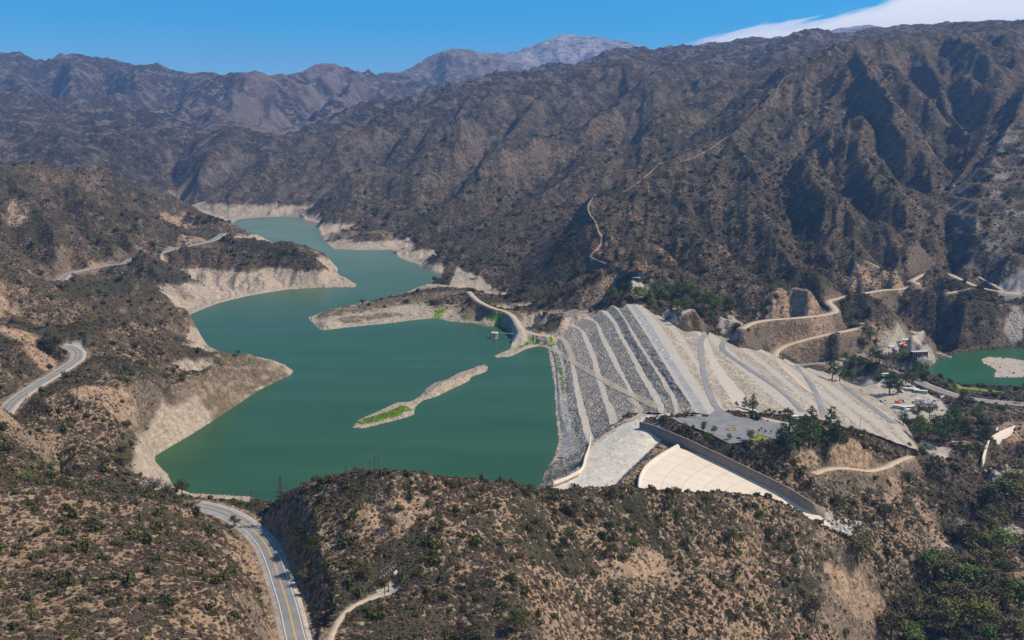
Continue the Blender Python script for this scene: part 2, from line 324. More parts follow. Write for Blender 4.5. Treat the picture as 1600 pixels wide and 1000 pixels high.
fix_sum = np.zeros((NS, NT)); fix_n = np.zeros((NS, NT)); calm = np.zeros((NS, NT)); crest = np.zeros((NS, NT))
def put(P, w=1.0, flat=False, top=False):
    th = np.arctan2(P[:, 0], P[:, 1]); s = np.log(np.hypot(P[:, 0], P[:, 1]))
    i = np.rint((s - S0) / (S1 - S0) * (NS - 1)).astype(int); j = np.rint((th - TH0) / (TH1 - TH0) * (NT - 1)).astype(int)
    ok = (i >= 0) & (i < NS) & (j >= 0) & (j < NT)
    np.add.at(fix_sum, (i[ok], j[ok]), P[ok, 2] * w); np.add.at(fix_n, (i[ok], j[ok]), w)
    if flat: calm[i[ok], j[ok]] = 1
    if top: crest[i[ok], j[ok]] = 1
def put_line(P, w=1.0, flat=False, top=False):
    P = np.array(P, float)
    th = np.arctan2(P[:, 0], P[:, 1]); s = np.log(np.hypot(P[:, 0], P[:, 1]))
    for a in range(len(P) - 1):
        n = int(max(abs(th[a + 1] - th[a]) / (TH1 - TH0) * NT, abs(s[a + 1] - s[a]) / (S1 - S0) * NS) * 2) + 2
        t = np.linspace(0, 1, n)[:, None]
        put(P[a] * (1 - t) + P[a + 1] * t, w, flat, top)

for mode, pts in LINES:
    put_line([to3(mode, p) for p in pts], top=(mode == Y))
for poly, zz in ((lake_p, 0.0), (isl_p, 0.0), (pool_p, POOL_Z), (bar_p, POOL_Z)):
    put_line(np.c_[np.r_[poly, poly[:1]], np.full(len(poly) + 1, zz)], 3.0)
for r in dam_rows:
    q = r[8:-8].copy(); q[:, 2] -= 4.0
    put_line(q, 2.0, True)
    for e, n_ in ((r[0], r[6]), (r[-1], r[-7])):
        q = e + (e - n_) * .35; q[2] = e[2] + 1.2
        put(q[None], 2.0, True)
gs, gt = np.meshgrid(np.linspace(S0, S1, NS), np.linspace(TH0, TH1, NT), indexing='ij')
gr = np.exp(gs); gx = gr * np.sin(gt); gy = gr * np.cos(gt)
def force(mask, z, flat=True):
    fix_sum[mask] = z if np.isscalar(z) else z[mask]
    fix_n[mask] = 1
    if flat: calm[mask] = 1
lake_m = inside(lake_p, gx, gy) & ~inside(isl_p, gx, gy)
pool_m = inside(pool_p, gx, gy) & ~inside(bar_p, gx, gy)
def erode(m, n=1):
    for _ in range(n):
        e = m.copy()
        e[1:] &= m[:-1]; e[:-1] &= m[1:]; e[:, 1:] &= m[:, :-1]; e[:, :-1] &= m[:, 1:]
        m = e
    return m
app0 = poly_z([(918,690),(905,735),(862,756),(900,775),(960,760),(972,742),(1034,686),(1000,668),(1010,655),(1050,662),(1040,645),(1000,648),(960,664)], 31)
calm[inside(app0, gx, gy)] = 1
force(erode(lake_m), -5.0); force(erode(pool_m), POOL_Z - 3.0)
flat_ps = []
for pix, z in FLATS:
    pp = poly_z(pix, z); flat_ps.append(pp)
    force(inside(pp, gx, gy), float(z)); put_line(np.c_[np.r_[pp, pp[:1]], np.full(len(pp) + 1, float(z))], 4.0, True)
# spillway: approach floor, crest, chute floor (shared with the concrete built on it below)
SPILL_L = [(1034,672,33.5), (1040,683,33.5), (1110,716,28.5), (1170,745,22), (1230,775,15.5), (1275,801,10), (1300,822,5)]
SPILL_R = [(962,752,33.5), (972,760,33.5), (1050,776,28.5), (1120,786,22), (1190,798,15.5), (1240,817,10), (1272,838,5)]
sl = np.array([at_z(*p) for p in SPILL_L]); sr = np.array([at_z(*p) for p in SPILL_R])
for t in np.linspace(-.02, 1.02, 90):
    q = sl * (1 - t) + sr * t; q[:, 2] -= 2.5
    put_line(q, 6.0, True)
APR = [(918,690,21),(905,735,24),(862,756,26),(900,775,30),(960,760,33),(1000,718,33.4),(1034,686,33.5),(1000,668,34),(980,662,31)]
app = np.array([at_z(*p) for p in APR])
put_line(np.r_[app, app[:1]], 3.0, True)
fixed = fix_n > 0
val = np.where(fixed, fix_sum / np.maximum(fix_n, 1e-9), 0)
# outer rim and the ground under the viewer
fixed[-1] = True; val[-1] = 0; fixed[0, :] |= False

def relax(lv_f, lv_v, h, it):
    for _ in range(it):
        for par in (0, 1):
            p = np.pad(h, 1, mode='edge')
            av = (p[:-2, 1:-1] + p[2:, 1:-1] + p[1:-1, :-2] + p[1:-1, 2:]) * .25
            upd = h + 1.75 * (av - h)
            m = (CHK[h.shape] == par) & ~lv_f
            h[m] = upd[m]
    return h
CHK = {}
def down(f, v, k):
    ns, nt = f.shape[0] // k, f.shape[1] // k
    a = (f[:ns * k, :nt * k] * v[:ns * k, :nt * k]).reshape(ns, k, nt, k).sum((1, 3))
    c = f[:ns * k, :nt * k].reshape(ns, k, nt, k).sum((1, 3))
    return c > 0, np.where(c > 0, a / np.maximum(c, 1), 0)
def resize(a, ns, nt):
    i = np.linspace(0, a.shape[0] - 1, ns); j = np.linspace(0, a.shape[1] - 1, nt)
    i0 = np.minimum(i.astype(int), a.shape[0] - 2); j0 = np.minimum(j.astype(int), a.shape[1] - 2)
    fi = (i - i0)[:, None]; fj = (j - j0)[None]
    b = a[i0] * (1 - fi) + a[i0 + 1] * fi
    return b[:, j0] * (1 - fj) + b[:, j0 + 1] * fj
h = None
for k, it in ((40, 300), (16, 120), (8, 80), (4, 60), (2, 40), (1, 26)):
    f, v = down(fixed, val, k) if k > 1 else (fixed, val)
    ii, jj = np.indices(f.shape); CHK[f.shape] = (ii + jj) % 2
    h = resize(h, *f.shape) if h is not None else np.full(f.shape, 60.0)
    h[f] = v[f]
    h = relax(f, v, h, it)
# round the sharp folds a little
for _ in range(6):
    p = np.pad(h, 1, mode='edge')
    h = h * .5 + (p[:-2, 1:-1] + p[2:, 1:-1] + p[1:-1, :-2] + p[1:-1, 2:]) * .125
cm = calm
for _ in range(10):
    p = np.pad(cm, 1, mode='edge')
    cm = np.maximum(calm, (p[:-2, 1:-1] + p[2:, 1:-1] + p[1:-1, :-2] + p[1:-1, 2:]) * .25)

ct_ = crest
for _ in range(14):
    p = np.pad(ct_, 1, mode='edge')
    ct_ = np.maximum(crest, (p[:-2, 1:-1] + p[2:, 1:-1] + p[1:-1, :-2] + p[1:-1, 2:]) * .25)
dam_p = np.r_[dam_rows[0][:, :2], [r[-1, :2] for r in dam_rows], dam_rows[-1][::-1, :2], [r[0, :2] for r in dam_rows[::-1]]]

# ------------------------------------------------------------------ the final grid with spurs, gullies and rough ground
QUICK = False
MT, MS = (1160, 1780) if not QUICK else (750, 1150)
KS = MT / 750.0
H = resize(h, MS, MT); CM = np.clip(resize(cm, MS, MT), 0, 1)
gs, gt = np.meshgrid(np.linspace(S0, S1, MS), np.linspace(TH0, TH1, MT), indexing='ij')
R = np.exp(gs); X = R * np.sin(gt); Yy = R * np.cos(gt)
DS = (S1 - S0) / (MS - 1); DT = (TH1 - TH0) / (MT - 1)
LAKE_M = inside(lake_p, X, Yy) & ~inside(isl_p, X, Yy)
POOL_M = inside(pool_p, X, Yy) & ~inside(bar_p, X, Yy)
def grad(A):
    gs_ = np.gradient(A, DS, axis=0) / R; gt_ = np.gradient(A, DT, axis=1) / R
    st, ct = np.sin(gt), np.cos(gt)
    return gs_ * st + gt_ * ct, gs_ * ct - gt_ * st
def blurred(A, n):
    for _ in range(n):
        p = np.pad(A, 1, mode='edge')
        A = A * .5 + (p[:-2, 1:-1] + p[2:, 1:-1] + p[1:-1, :-2] + p[1:-1, 2:]) * .125
    return A
wet = (LAKE_M | POOL_M)
near_water = np.clip(blurred(wet.astype(float), 12) * 2, 0, 1)
free = (1 - sstep(.02, .35, CM)) * (1 - .75 * near_water)
free = free * (1 - inside(dam_p, X, Yy))
def field(M, P, half, k, pw=1.15):
    for p in P:
        r_ = math.hypot(p[0], p[1]); s_ = (math.log(r_) - S0) / DS; t_ = (math.atan2(p[0], p[1]) - TH0) / DT
        ds_, dt_ = int(half / r_ / DS) + 2, int(half / r_ / DT) + 2
        a0, a1 = max(0, int(s_) - ds_), min(MS, int(s_) + ds_ + 1); b0, b1 = max(0, int(t_) - dt_), min(MT, int(t_) + dt_ + 1)
        if a1 <= a0 or b1 <= b0: continue
        sl_ = np.s_[a0:a1, b0:b1]
        d = np.hypot(XW[sl_] - p[0], YW[sl_] - p[1]) / half
        M[sl_] = np.maximum(M[sl_], p[2] * np.clip(1 - d, 0, 1) ** pw)
def height(x, y):
    """height of the land at any place (bilinear on the grid)"""
    x = np.asarray(x, float); y = np.asarray(y, float)
    s = (np.log(np.hypot(x, y)) - S0) / DS; t = (np.arctan2(x, y) - TH0) / DT
    s = np.clip(s, 0, MS - 1.001); t = np.clip(t, 0, MT - 1.001)
    i = s.astype(int); j = t.astype(int); a = s - i; b = t - j
    return (H[i, j] * (1 - a) + H[i + 1, j] * a) * (1 - b) + (H[i, j + 1] * (1 - a) + H[i + 1, j + 1] * a) * b
def hit(u, v, ymin=150.0, ymax=16000.0):
    """where the line of sight through a pixel first meets the land"""
    d = ray(u, v)
    y = np.exp(np.linspace(math.log(ymin), math.log(ymax), 2400))
    t = y / d[1]; px = d[0] * t; pz = HC + d[2] * t
    below = pz < height(px, y)
    k = int(np.argmax(below))
    if not below[k]: return None
    y = np.linspace(y[max(k - 1, 0)], y[k], 24); t = y / d[1]; px = d[0] * t; pz = HC + d[2] * t
    hh = height(px, y); k = int(np.argmax(pz < hh))
    return Vector((px[k], y[k], hh[k]))
wa = np.clip(R / 55, 12, 160)
XW = X + wa * .55 * fbm(X / wa / 1.5, Yy / wa / 1.5, 901, 3); YW = Yy + wa * .55 * fbm(X / wa / 1.5, Yy / wa / 1.5, 911, 3)
cut_f = np.zeros_like(H); add_f = np.zeros_like(H)
for pts, dep, half, y0, y1 in CARVE:
    q = smooth_line(np.array(pts, float), 10 * len(pts))
    P = [hit(u, v, y0, y1) for u, v in q]
    P = [(p.x, p.y) for p in P if p is not None]
    if len(P) < 3: continue
    Q = []
    for k in range(len(P) - 1):
        l = math.hypot(P[k + 1][0] - P[k][0], P[k + 1][1] - P[k][1])
        if l > 6 * half: continue
        n = max(1, int(l / (half * .18)))
        for i in range(n):
            t = (k + i / n) / (len(P) - 1)
            Q.append((P[k][0] + (P[k + 1][0] - P[k][0]) * i / n, P[k][1] + (P[k + 1][1] - P[k][1]) * i / n, min(1, 6 * t + .15, 5 * (1 - t) + .1)))
    M_ = np.zeros_like(H); field(M_, Q, half, 1)
    if dep > 0: cut_f = np.maximum(cut_f, dep * M_)
    else: add_f = np.maximum(add_f, -dep * M_)
H = H + (add_f - cut_f) * free * (.62 + .33 * sstep(4500, 6000, R))
CR = 1 - .8 * np.clip(resize(ct_, MS, MT), 0, 1)
QP = np.array([at_y(*p)[:2] for p in ((1478,300,1900), (1560,200,2250), (1800,180,2250), (1900,430,1500), (1500,428,1560))])
quarry = blurred(inside(QP, X, Yy).astype(float), 24) * (1 - near_water)
free = free * (1 - .85 * quarry)
H0 = H.copy()
BIG = sstep(2500, 4200, R)
def smoothed(A, k, n):
    ns, nt = A.shape[0] // k, A.shape[1] // k
    c = A[:ns * k, :nt * k].reshape(ns, k, nt, k).mean((1, 3))
    return resize(blurred(c, n), *A.shape)
for wl, amp, lo, hi, sd, k, n in ((900, 135, 3800, 5200, 1, 8, 50), (400, 84, 1700, 2700, 2, 8, 40), (165, 36, 700, 1200, 3, 8, 28), (72, 11, 300, 1100, 4, 4, 24), (31, 3.6, 150, 900, 5, 2, 20), (14, 1.0, 100, 500, 6, 1, 16)):
    m = free * CR * sstep(lo, hi, R) * (1 if wl > 40 else 1 - sstep(2200, 3600, R))
    g0, g1 = grad(smoothed(H, max(1, round(k * KS)), n if k > 1 else int(n * KS * KS)))
    sl_ = np.sqrt(g0 * g0 + g1 * g1)
    m = m * (1 - .6 * sstep(.7, 1.4, sl_))
    a = amp * sstep(.03, .36, sl_) * m
    w1 = wl * .3
    g = gully(X + w1 * vnoise(X / wl / 1.6, Yy / wl / 1.6, 40), Yy + w1 * vnoise(X / wl / 1.6, Yy / wl / 1.6, 41), g0, g1, wl, sd * 10)
    g = 1 - 2 * np.abs(.5 - .5 * g) ** .78          # round spurs, sharp gullies
    H = H + a * (g - .1)
lump = fbm(X / 60, Yy / 60, 70, 3)
H = H + free * CR * lump * (1.3 + 4 * sstep(900, 3000, R) + 8 * BIG)
H = H + CR * BIG * fbm(X / 420, Yy / 420, 75, 5) * 26 + sstep(4700, 6200, R) * (1 - .85 * sstep(300, 1800, X)) * ((.50 - 2 * np.abs(vnoise(X / 620, Yy / 620, 850))) * 85 + (.55 - 2 * np.abs(vnoise(X / 270, Yy / 270, 851))) * 38) * (.45 + .55 * CR) + sstep(4200, 6000, R) * fbm(X / 170, Yy / 170, 76, 4) * 9 + sstep(9000, 14000, R) * fbm(X / 700, Yy / 700, 78, 5) * 45
g0, g1 = grad(H0); SLOPE0 = np.sqrt(g0 * g0 + g1 * g1)
rock_n = np.abs(fbm(X / 9, Yy / 9, 90, 3))
H = H + free * (1 - sstep(1500, 2600, R)) * (fbm(X / 14, Yy / 14, 80, 3) * .6 - rock_n * .8 * sstep(.55, 1.0, SLOPE0))
# banks and beds
H = np.where(LAKE_M, np.minimum(H, -.6), H)
H = np.where(POOL_M, np.minimum(H, POOL_Z - .6), H)
dry_low = inside(poly_z([(1100,480),(1340,480),(1480,445),(1900,440),(1900,1200),(1150,1200),(1215,800),(1150,700),(1120,560)], 0), X, Yy)
LAKESIDE = (~dry_low) & (R < 4300) & (R > 480)
H = np.where(LAKESIDE & ~LAKE_M & (near_water > 0), np.maximum(H, .25), H)
bar_m = inside(pool_p, X, Yy) & ~POOL_M
H = np.where(bar_m, np.clip(H, POOL_Z + .3, POOL_Z + 2), H)
# ------------------------------------------------------------------ materials helpers
def mat(name):
    m = bpy.data.materials.new(name); m.use_nodes = True
    nt = m.node_tree; nt.nodes.clear()
    o = nt.nodes.new('ShaderNodeOutputMaterial'); b = nt.nodes.new('ShaderNodeBsdfPrincipled')
    nt.links.new(b.outputs[0], o.inputs[0])
    b.inputs['Roughness'].default_value = .9
    b.inputs['Specular IOR Level'].default_value = .2
    return m, nt, b
class G:
    """small helper that writes node graphs"""
    def __init__(s, nt): s.nt = nt
    def n(s, t, **k):
        nd = s.nt.nodes.new(t)
        for a, v in k.items(): setattr(nd, a, v)
        return nd
    def link(s, a, b): s.nt.links.new(a, b)
    def coord(s): return s.n('ShaderNodeTexCoord').outputs['Object']
    def noise(s, vec, scale, detail=3, rough=.55, dim='3D'):
        nd = s.n('ShaderNodeTexNoise'); nd.inputs['Scale'].default_value = scale
        nd.inputs['Detail'].default_value = detail; nd.inputs['Roughness'].default_value = rough
        s.link(vec, nd.inputs['Vector']); return nd.outputs['Fac']
    def vor(s, vec, scale, out='Distance', rand=1.0, feature='F1'):
        nd = s.n('ShaderNodeTexVoronoi', feature=feature); nd.inputs['Scale'].default_value = scale
        nd.inputs['Randomness'].default_value = rand
        s.link(vec, nd.inputs['Vector']); return nd.outputs[out]
    def ramp(s, fac, *stops):
        nd = s.n('ShaderNodeValToRGB'); e = nd.color_ramp.elements
        while len(e) < len(stops): e.new(.5)
        for el, (p, c) in zip(e, stops):
            el.position = p; el.color = (c, c, c, 1) if np.isscalar(c) else (*c, 1)
        s.link(fac, nd.inputs[0]); return nd.outputs[0]
    def mix(s, fac, a, b, mode='MIX'):
        nd = s.n('ShaderNodeMix', data_type='RGBA', blend_type=mode)
        for i, x in ((0, fac), (6, a), (7, b)):
            if hasattr(x, 'default_value') or hasattr(x, 'is_linked'): s.link(x, nd.inputs[i])
            elif np.isscalar(x): nd.inputs[i].default_value = x
            else: nd.inputs[i].default_value = (*x, 1)
        return nd.outputs[2]
    def math(s, op, a, b=0.0, c=None, clamp=False):
        nd = s.n('ShaderNodeMath', operation=op, use_clamp=clamp)
        for i, x in enumerate((a, b) if c is None else (a, b, c)):
            if np.isscalar(x): nd.inputs[i].default_value = x
            else: s.link(x, nd.inputs[i])
        return nd.outputs[0]
    def attr(s, name):
        return s.n('ShaderNodeAttribute', attribute_name=name).outputs['Fac']
    def bump(s, hgt, dist, strength, bsdf):
        nd = s.n('ShaderNodeBump'); nd.inputs['Distance'].default_value = dist; nd.inputs['Strength'].default_value = strength
        s.link(hgt, nd.inputs['Height']); s.link(nd.outputs[0], bsdf.inputs['Normal'])
def plain(name, col, rough=.8, var=.15, scale=.6, spec=.25, metal=0.0, bump=0.0):
    """a one-colour material with mottling"""
    m, nt, b = mat(name); g = G(nt)
    f = g.noise(g.coord(), scale, 4)
    d = tuple(c * (1 - var) for c in col); l = tuple(min(1, c * (1 + var)) for c in col)
    c = g.ramp(f, (.3, d), (.7, l))
    g.link(c, b.inputs['Base Color']); b.inputs['Roughness'].default_value = rough
    b.inputs['Specular IOR Level'].default_value = spec; b.inputs['Metallic'].default_value = metal
    if bump: g.bump(f, .1, bump, b)
    return m

def mesh_obj(name, verts, faces, material=None, parent=None, smooth=False, attrs=None):
    me = bpy.data.meshes.new(name)
    verts = np.asarray(verts, np.float32); faces = np.asarray(faces, np.int32)
    me.vertices.add(len(verts)); me.vertices.foreach_set('co', verts.ravel())
    k = faces.shape[1]
    me.loops.add(faces.size); me.loops.foreach_set('vertex_index', faces.ravel())
    me.polygons.add(len(faces))
    me.polygons.foreach_set('loop_start', np.arange(0, faces.size, k, dtype=np.int32))
    me.polygons.foreach_set('loop_total', np.full(len(faces), k, np.int32))
    for an, av in (attrs or {}).items():
        a = me.attributes.new(an, 'FLOAT', 'POINT'); a.data.foreach_set('value', np.asarray(av, np.float32).ravel())
    me.update(calc_edges=True); me.validate()
    if smooth: me.polygons.foreach_set('use_smooth', np.ones(len(faces), bool))
    if material: me.materials.append(material)
    o = bpy.data.objects.new(name, me); COL.objects.link(o)
    if parent: o.parent = parent
    return o
def grid_faces(ns, nt):
    i = np.arange(ns * nt, dtype=np.int32).reshape(ns, nt)
    return np.stack([i[:-1, :-1], i[:-1, 1:], i[1:, 1:], i[1:, :-1]], -1).reshape(-1, 4)
def tag(o, label, cat, group=None):
    o['label'] = label; o['category'] = cat
    if group: o['group'] = group
    return o
def structure(o): o['kind'] = 'structure'; return o
def stuff(o): o['kind'] = 'stuff'; return o
# ------------------------------------------------------------------ what covers the land: masks on its points
PU_ = 800 + F * X / (Yy * CA - (H - HC) * SA)
n_far = np.exp(-((PU_ - 500) / 190) ** 2)
n1 = fbm(X / 45, Yy / 45, 120, 4); n2 = fbm(X / 12, Yy / 12, 130, 3)
dist_w = blurred(LAKE_M.astype(float), 60)
def zone(pix, z): return blurred(inside(poly_z(pix, z), X, Yy).astype(float), 6)
lim = 24.5 - 14 * zone([(455,335),(475,330),(530,345),(640,360),(720,400),(700,445),(640,425),(560,395),(500,395)], 8)
lim = lim - 16 * zone([(655,450),(720,395),(820,440),(960,460),(960,490),(880,500),(862,560),(790,530),(700,520),(560,530),(470,505),(480,490),(600,455)], 8)
lim = lim - 7 * zone([(330,560),(372,553),(430,556),(470,580),(400,625),(345,620)], 6)
PALE = (1 - sstep(-2, 4, H - lim + 4 * n1 * np.minimum(1, lim / 20) + 2 * n2)) * LAKESIDE * (R < 3600)
lakezone = inside(poly_z([(180,770),(190,640),(300,520),(215,470),(330,355),(280,300),(420,300),(520,320),(620,360),(720,410),(760,430),(860,470),(960,470),(1000,520),(1020,645),(1000,800),(700,800),(200,800)], 15), X, Yy)
PALE = np.where(lakezone, PALE, PALE * 0)
# bare cuts and rock faces: (pixel, radius in pixels)
BARE = np.zeros_like(H); GREEN = np.zeros_like(H); RIP = np.zeros_like(H); ROCKW = np.zeros_like(H); DRYG = np.zeros_like(H); BARK = np.zeros_like(H)
PU = 800 + F * X / (Yy * CA - (H - HC) * SA); PV = 500 - F * (Yy * SA + (H - HC) * CA) / (Yy * CA - (H - HC) * SA)
def blob(M, pts, rad, ymin, ymax, k=1.0):
    """raise mask M along a line on the land, wobbled at its edge"""
    P = [hit(u, v, ymin, ymax) for u, v in pts]
    P = [p for p in P if p is not None]
    if not P: return
    if len(P) > 1:
        Q = []
        for a, b in zip(P, P[1:]):
            n = max(2, int((b - a).length / (rad * .5)))
            Q += [a.lerp(b, i / n) for i in range(n)]
        P = Q + [P[-1]]
    for p in P:
        m = rad * 2.0; r_ = math.hypot(p.x, p.y); s_ = (math.log(r_) - S0) / DS; t_ = (math.atan2(p.x, p.y) - TH0) / DT
        ds_, dt_ = int(m / r_ / DS) + 2, int(m / r_ / DT) + 2
        a0, a1 = max(0, int(s_) - ds_), min(MS, int(s_) + ds_ + 1); b0, b1 = max(0, int(t_) - dt_), min(MT, int(t_) + dt_ + 1)
        if a1 <= a0 or b1 <= b0: continue
        sl = np.s_[a0:a1, b0:b1]
        d = np.hypot(X[sl] - p.x, Yy[sl] - p.y) / rad + .35 * n1[sl] + .3 * n2[sl]
        M[sl] = np.maximum(M[sl], k * (1 - sstep(.7, 1.15, d)))
for pts, rad, y0, y1 in (
    ([(272,385),(290,378),(315,380)], 16, 900, 2200), ([(222,392)], 13, 900, 2200), ([(145,410),(170,405)], 9, 900, 2000), ([(265,345),(290,348)], 22, 1500, 3500),
    ([(30,330),(28,340)], 16, 1000, 2400), ([(262,300),(295,290)], 34, 2500, 4600), ([(2,460),(8,480)], 14, 500, 1400),
    ([(1205,480),(1230,465),(1260,480),(1275,490)], 26, 900, 1500), ([(1340,440),(1370,430),(1400,430),(1420,445)], 22, 900, 1600),
    ([(1350,520),(1380,525)], 12, 900, 1400), ([(1265,420)], 12, 900, 1600),
    ([(1330,530),(1420,520)], 6, 900, 1300),
    ([(720,890),(715,905)], 5, 250, 480), ([(985,870),(1010,880),(960,885),(1040,895)], 8, 300, 480), ([(360,860),(390,890),(370,840)], 6, 250, 480), ([(575,820),(620,810),(650,790)], 9, 250, 480),
    ([(1290,690),(1330,705),(1360,700),(1250,705)], 9, 500, 760), ([(1580,680),(1600,668)], 14, 600, 1000),
    ([(20,520),(40,530),(70,560)], 12, 400, 900), ([(130,615),(200,620),(180,640)], 8, 400, 900), ([(10,650),(25,660)], 4, 300, 800),
    ([(1440,790),(1455,815),(1470,850),(1462,875)], 7, 450, 800), ([(1400,760),(1390,790)], 5, 450, 800), ([(1300,905),(1340,930),(1380,950)], 5, 400, 700), ([(950,445),(945,460),(920,470)], 13, 900, 1400), ([(880,490),(910,486)], 12, 900, 1300)):
    blob(BARE, pts, rad, y0, y1)
for pts, rad, y0, y1 in (
    ([(1145,500),(1160,508),(1130,515)], 10, 850, 1300), ([(1390,535),(1400,530),(1380,545),(1410,545)], 9, 900, 1400), ([(1400,552),(1425,570)], 6, 900, 1300),
    ([(1430,545),(1440,560),(1455,555)], 8, 900, 1300),
    ([(1500,890),(1470,880),(1510,870)], 9, 450, 720), ([(1560,840),(1580,830)], 8, 450, 760), ([(1520,830),(1505,820)], 6, 450, 760), ([(1290,810),(1310,830),(1330,835)], 8, 480, 640),
    ([(1560,745),(1580,735),(1600,725)], 8, 500, 950), ([(1590,490),(1580,520)], 12, 900, 1500)):
    blob(ROCKW, pts, rad, y0, y1)
for pts, rad, y0, y1 in (
    ([(590,655),(620,645),(635,637)], 5.5, 600, 1000), ([(572,660)], 3, 600, 1000), ([(690,485),(684,494)], 7, 900, 1500), ([(820,537),(850,533),(865,537)], 3.2, 800, 1300), ([(805,545)], 5, 800, 1200),
    ([(765,498),(785,502)], 4, 800, 1300), ([(1180,684),(1210,683),(1232,682)], 7.5, 500, 800), ([(1500,694),(1510,692)], 5, 600, 1000), ([(1490,602),(1560,612)], 7, 700, 1300, )):
    blob(GREEN, pts, rad, y0, y1)
for pts, rad, y0, y1 in (
    ([(510,492),(560,480),(610,470),(680,462),(720,455)], 20, 900, 1700), ([(540,500),(620,492)], 12, 900, 1500), ([(760,480),(800,495),(740,495)], 16, 900, 1500), ([(520,370),(600,365)], 34, 1500, 2600),
    ([(365,575),(400,570),(420,585),(370,600),(330,620)], 22, 600, 1100)):
    blob(DRYG, pts, rad, y0, y1)
# terraces cut into the quarry slope
step = 27.0
q = H / step + .10 * n1
H = H + quarry * .95 * step * ((np.floor(q) + sstep(.25, .95, q - np.floor(q))) - q)
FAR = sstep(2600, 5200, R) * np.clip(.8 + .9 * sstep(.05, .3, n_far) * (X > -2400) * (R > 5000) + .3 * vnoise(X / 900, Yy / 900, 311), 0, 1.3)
VEG = np.clip(.5 * fbm(X / 130, Yy / 130, 200, 3), -1, 1)

riser = np.clip(1.4 - 4 * np.abs(q - np.floor(q) - .55), 0, 1)
ROCKW = np.maximum(ROCKW, .7 * quarry * riser * sstep(-.2, .5, n1))
DRYG = np.maximum(DRYG, .5 * quarry * (1 - riser))

PINK = np.exp(-((PU_ - 470) / 120) ** 2) * (R > 4900) * (R < 9000) * sstep(-.35, .35, fbm(X / 500, Yy / 500, 640, 4))  # pale pink rock; the sunlight on this far face is partly in its colour
# ------------------------------------------------------------------ roads: traced, smoothed, and the land graded to carry them
ROADS = []
def grade(P, half, blend, lift=.25):
    """cut or fill the land so that a road of half width lies on it"""
    for k in range(len(P)):
        x, y, z = P[k]
        m = half + blend; r_ = math.hypot(x, y); s_ = (math.log(r_) - S0) / DS; t_ = (math.atan2(x, y) - TH0) / DT
        ds_, dt_ = int(m / r_ / DS) + 2, int(m / r_ / DT) + 2
        a0, a1 = max(0, int(s_) - ds_), min(MS, int(s_) + ds_ + 2); b0, b1 = max(0, int(t_) - dt_), min(MT, int(t_) + dt_ + 2)
        if a1 <= a0 or b1 <= b0: continue
        sl_ = np.s_[a0:a1, b0:b1]
        d = np.hypot(X[sl_] - x, Yy[sl_] - y)
        w = 1 - sstep(half, half + blend, d)
        better = w > GW[sl_]
        GW[sl_] = np.where(better, w, GW[sl_]); GZ[sl_] = np.where(d < GD[sl_], z - lift, GZ[sl_]); GD[sl_] = np.minimum(d, GD[sl_])
def resample(P, step):
    d = np.r_[0, np.cumsum(np.sqrt(((P[1:] - P[:-1]) ** 2).sum(1)))]
    n = max(4, int(d[-1] / step))
    t = np.linspace(0, d[-1], n)
    return np.c_[np.interp(t, d, P[:, 0]), np.interp(t, d, P[:, 1]), np.interp(t, d, P[:, 2])]
def traced(pix, zs=None, ymin=200, ymax=6000, step=2.0, sm=9):
    """a pixel trace laid on the land; zs fixes the heights where they are known"""
    if zs is not None:
        q = np.c_[np.array(pix, float), np.full(len(pix), zs) if np.isscalar(zs) else np.array(zs, float)]
        P = np.array([at_z(*p) for p in smooth_line(q, 60)])
    else:
        q = smooth_line(np.array(pix, float), max(14, 6 * len(pix)))
        P = [hit(u, v, ymin, ymax) for u, v in q]
        P = np.array([p[:] for p in P if p is not None])
        # drop places where the trace falls behind a spur
        r_ = np.hypot(P[:, 0], P[:, 1]); med = np.array([np.median(r_[max(0, i - 4):i + 5]) for i in range(len(r_))])
        P = P[np.abs(r_ - med) < .05 * med]
    P = resample(P, step)
    for c in range(3):
        k = np.ones(sm) / sm
        P[:, c] = np.convolve(np.pad(P[:, c], sm // 2, mode='edge'), k, 'valid')
    return P
def road(name, pix, width, material, zs=None, label=None, blend=4.0, ymin=200, ymax=6000, marks=False, shoulder=0.0, step=2.0, sm=9):
    P = traced(pix, zs, ymin, ymax, step, sm)
    grade(P, width / 2 + (.5 if width < 5 else 1.0) + shoulder, blend)
    ROADS.append((name, P, width, material, label, marks, shoulder))
LIM = 1.0 + .25 * vnoise(X / 25, Yy / 25, 808)
GW = np.zeros_like(H); GZ = np.zeros_like(H); GD = np.full(H.shape, 1e9)
road('road', [(478,1045),(462,997),(450,945),(437,905),(427,875),(415,850),(400,832),(384,818),(364,806),(330,793),(300,788)], 8.2, 'asphalt', 62, 'two lane highway with yellow centre line', 11, marks=True, shoulder=1.6)
road('road', [(-30,680),(0,653),(18,630),(50,606),(85,585),(108,570),(122,558),(122,550),(112,543),(100,540)], 9.0, 'asphalt', [61,60,60,60,59,58,57,57,56,56], 'two lane road along the left hillside', 12, marks=True, shoulder=2.0)
road('road', [(93,446),(97,437),(107,428),(128,422),(150,417),(175,413),(195,411),(204,405),(220,401),(240,398),(270,389),(310,381),(335,374),(350,364)], 9.0, 'asphalt', [48,48,49,49,50,51,52,53,54,54,56,58,58,58], 'narrow paved road on the far left shore', 14, shoulder=2.5)
road('path', [(948,412),(930,405),(921,400),(932,390),(941,376),(935,360),(930,345),(922,335),(919,322),(924,312),(932,303)], 2.3, 'dirt', None, 'pale fire trail zigzagging up the ridge', 2, 1150, 2400)
road('path', [(968,303),(990,290),(1015,270),(1028,258),(1035,254),(1060,253),(1085,245),(1110,232),(1130,218),(1142,211)], 2.3, 'dirt', None, 'pale fire trail along the ridge top', 2, 1600, 3000)
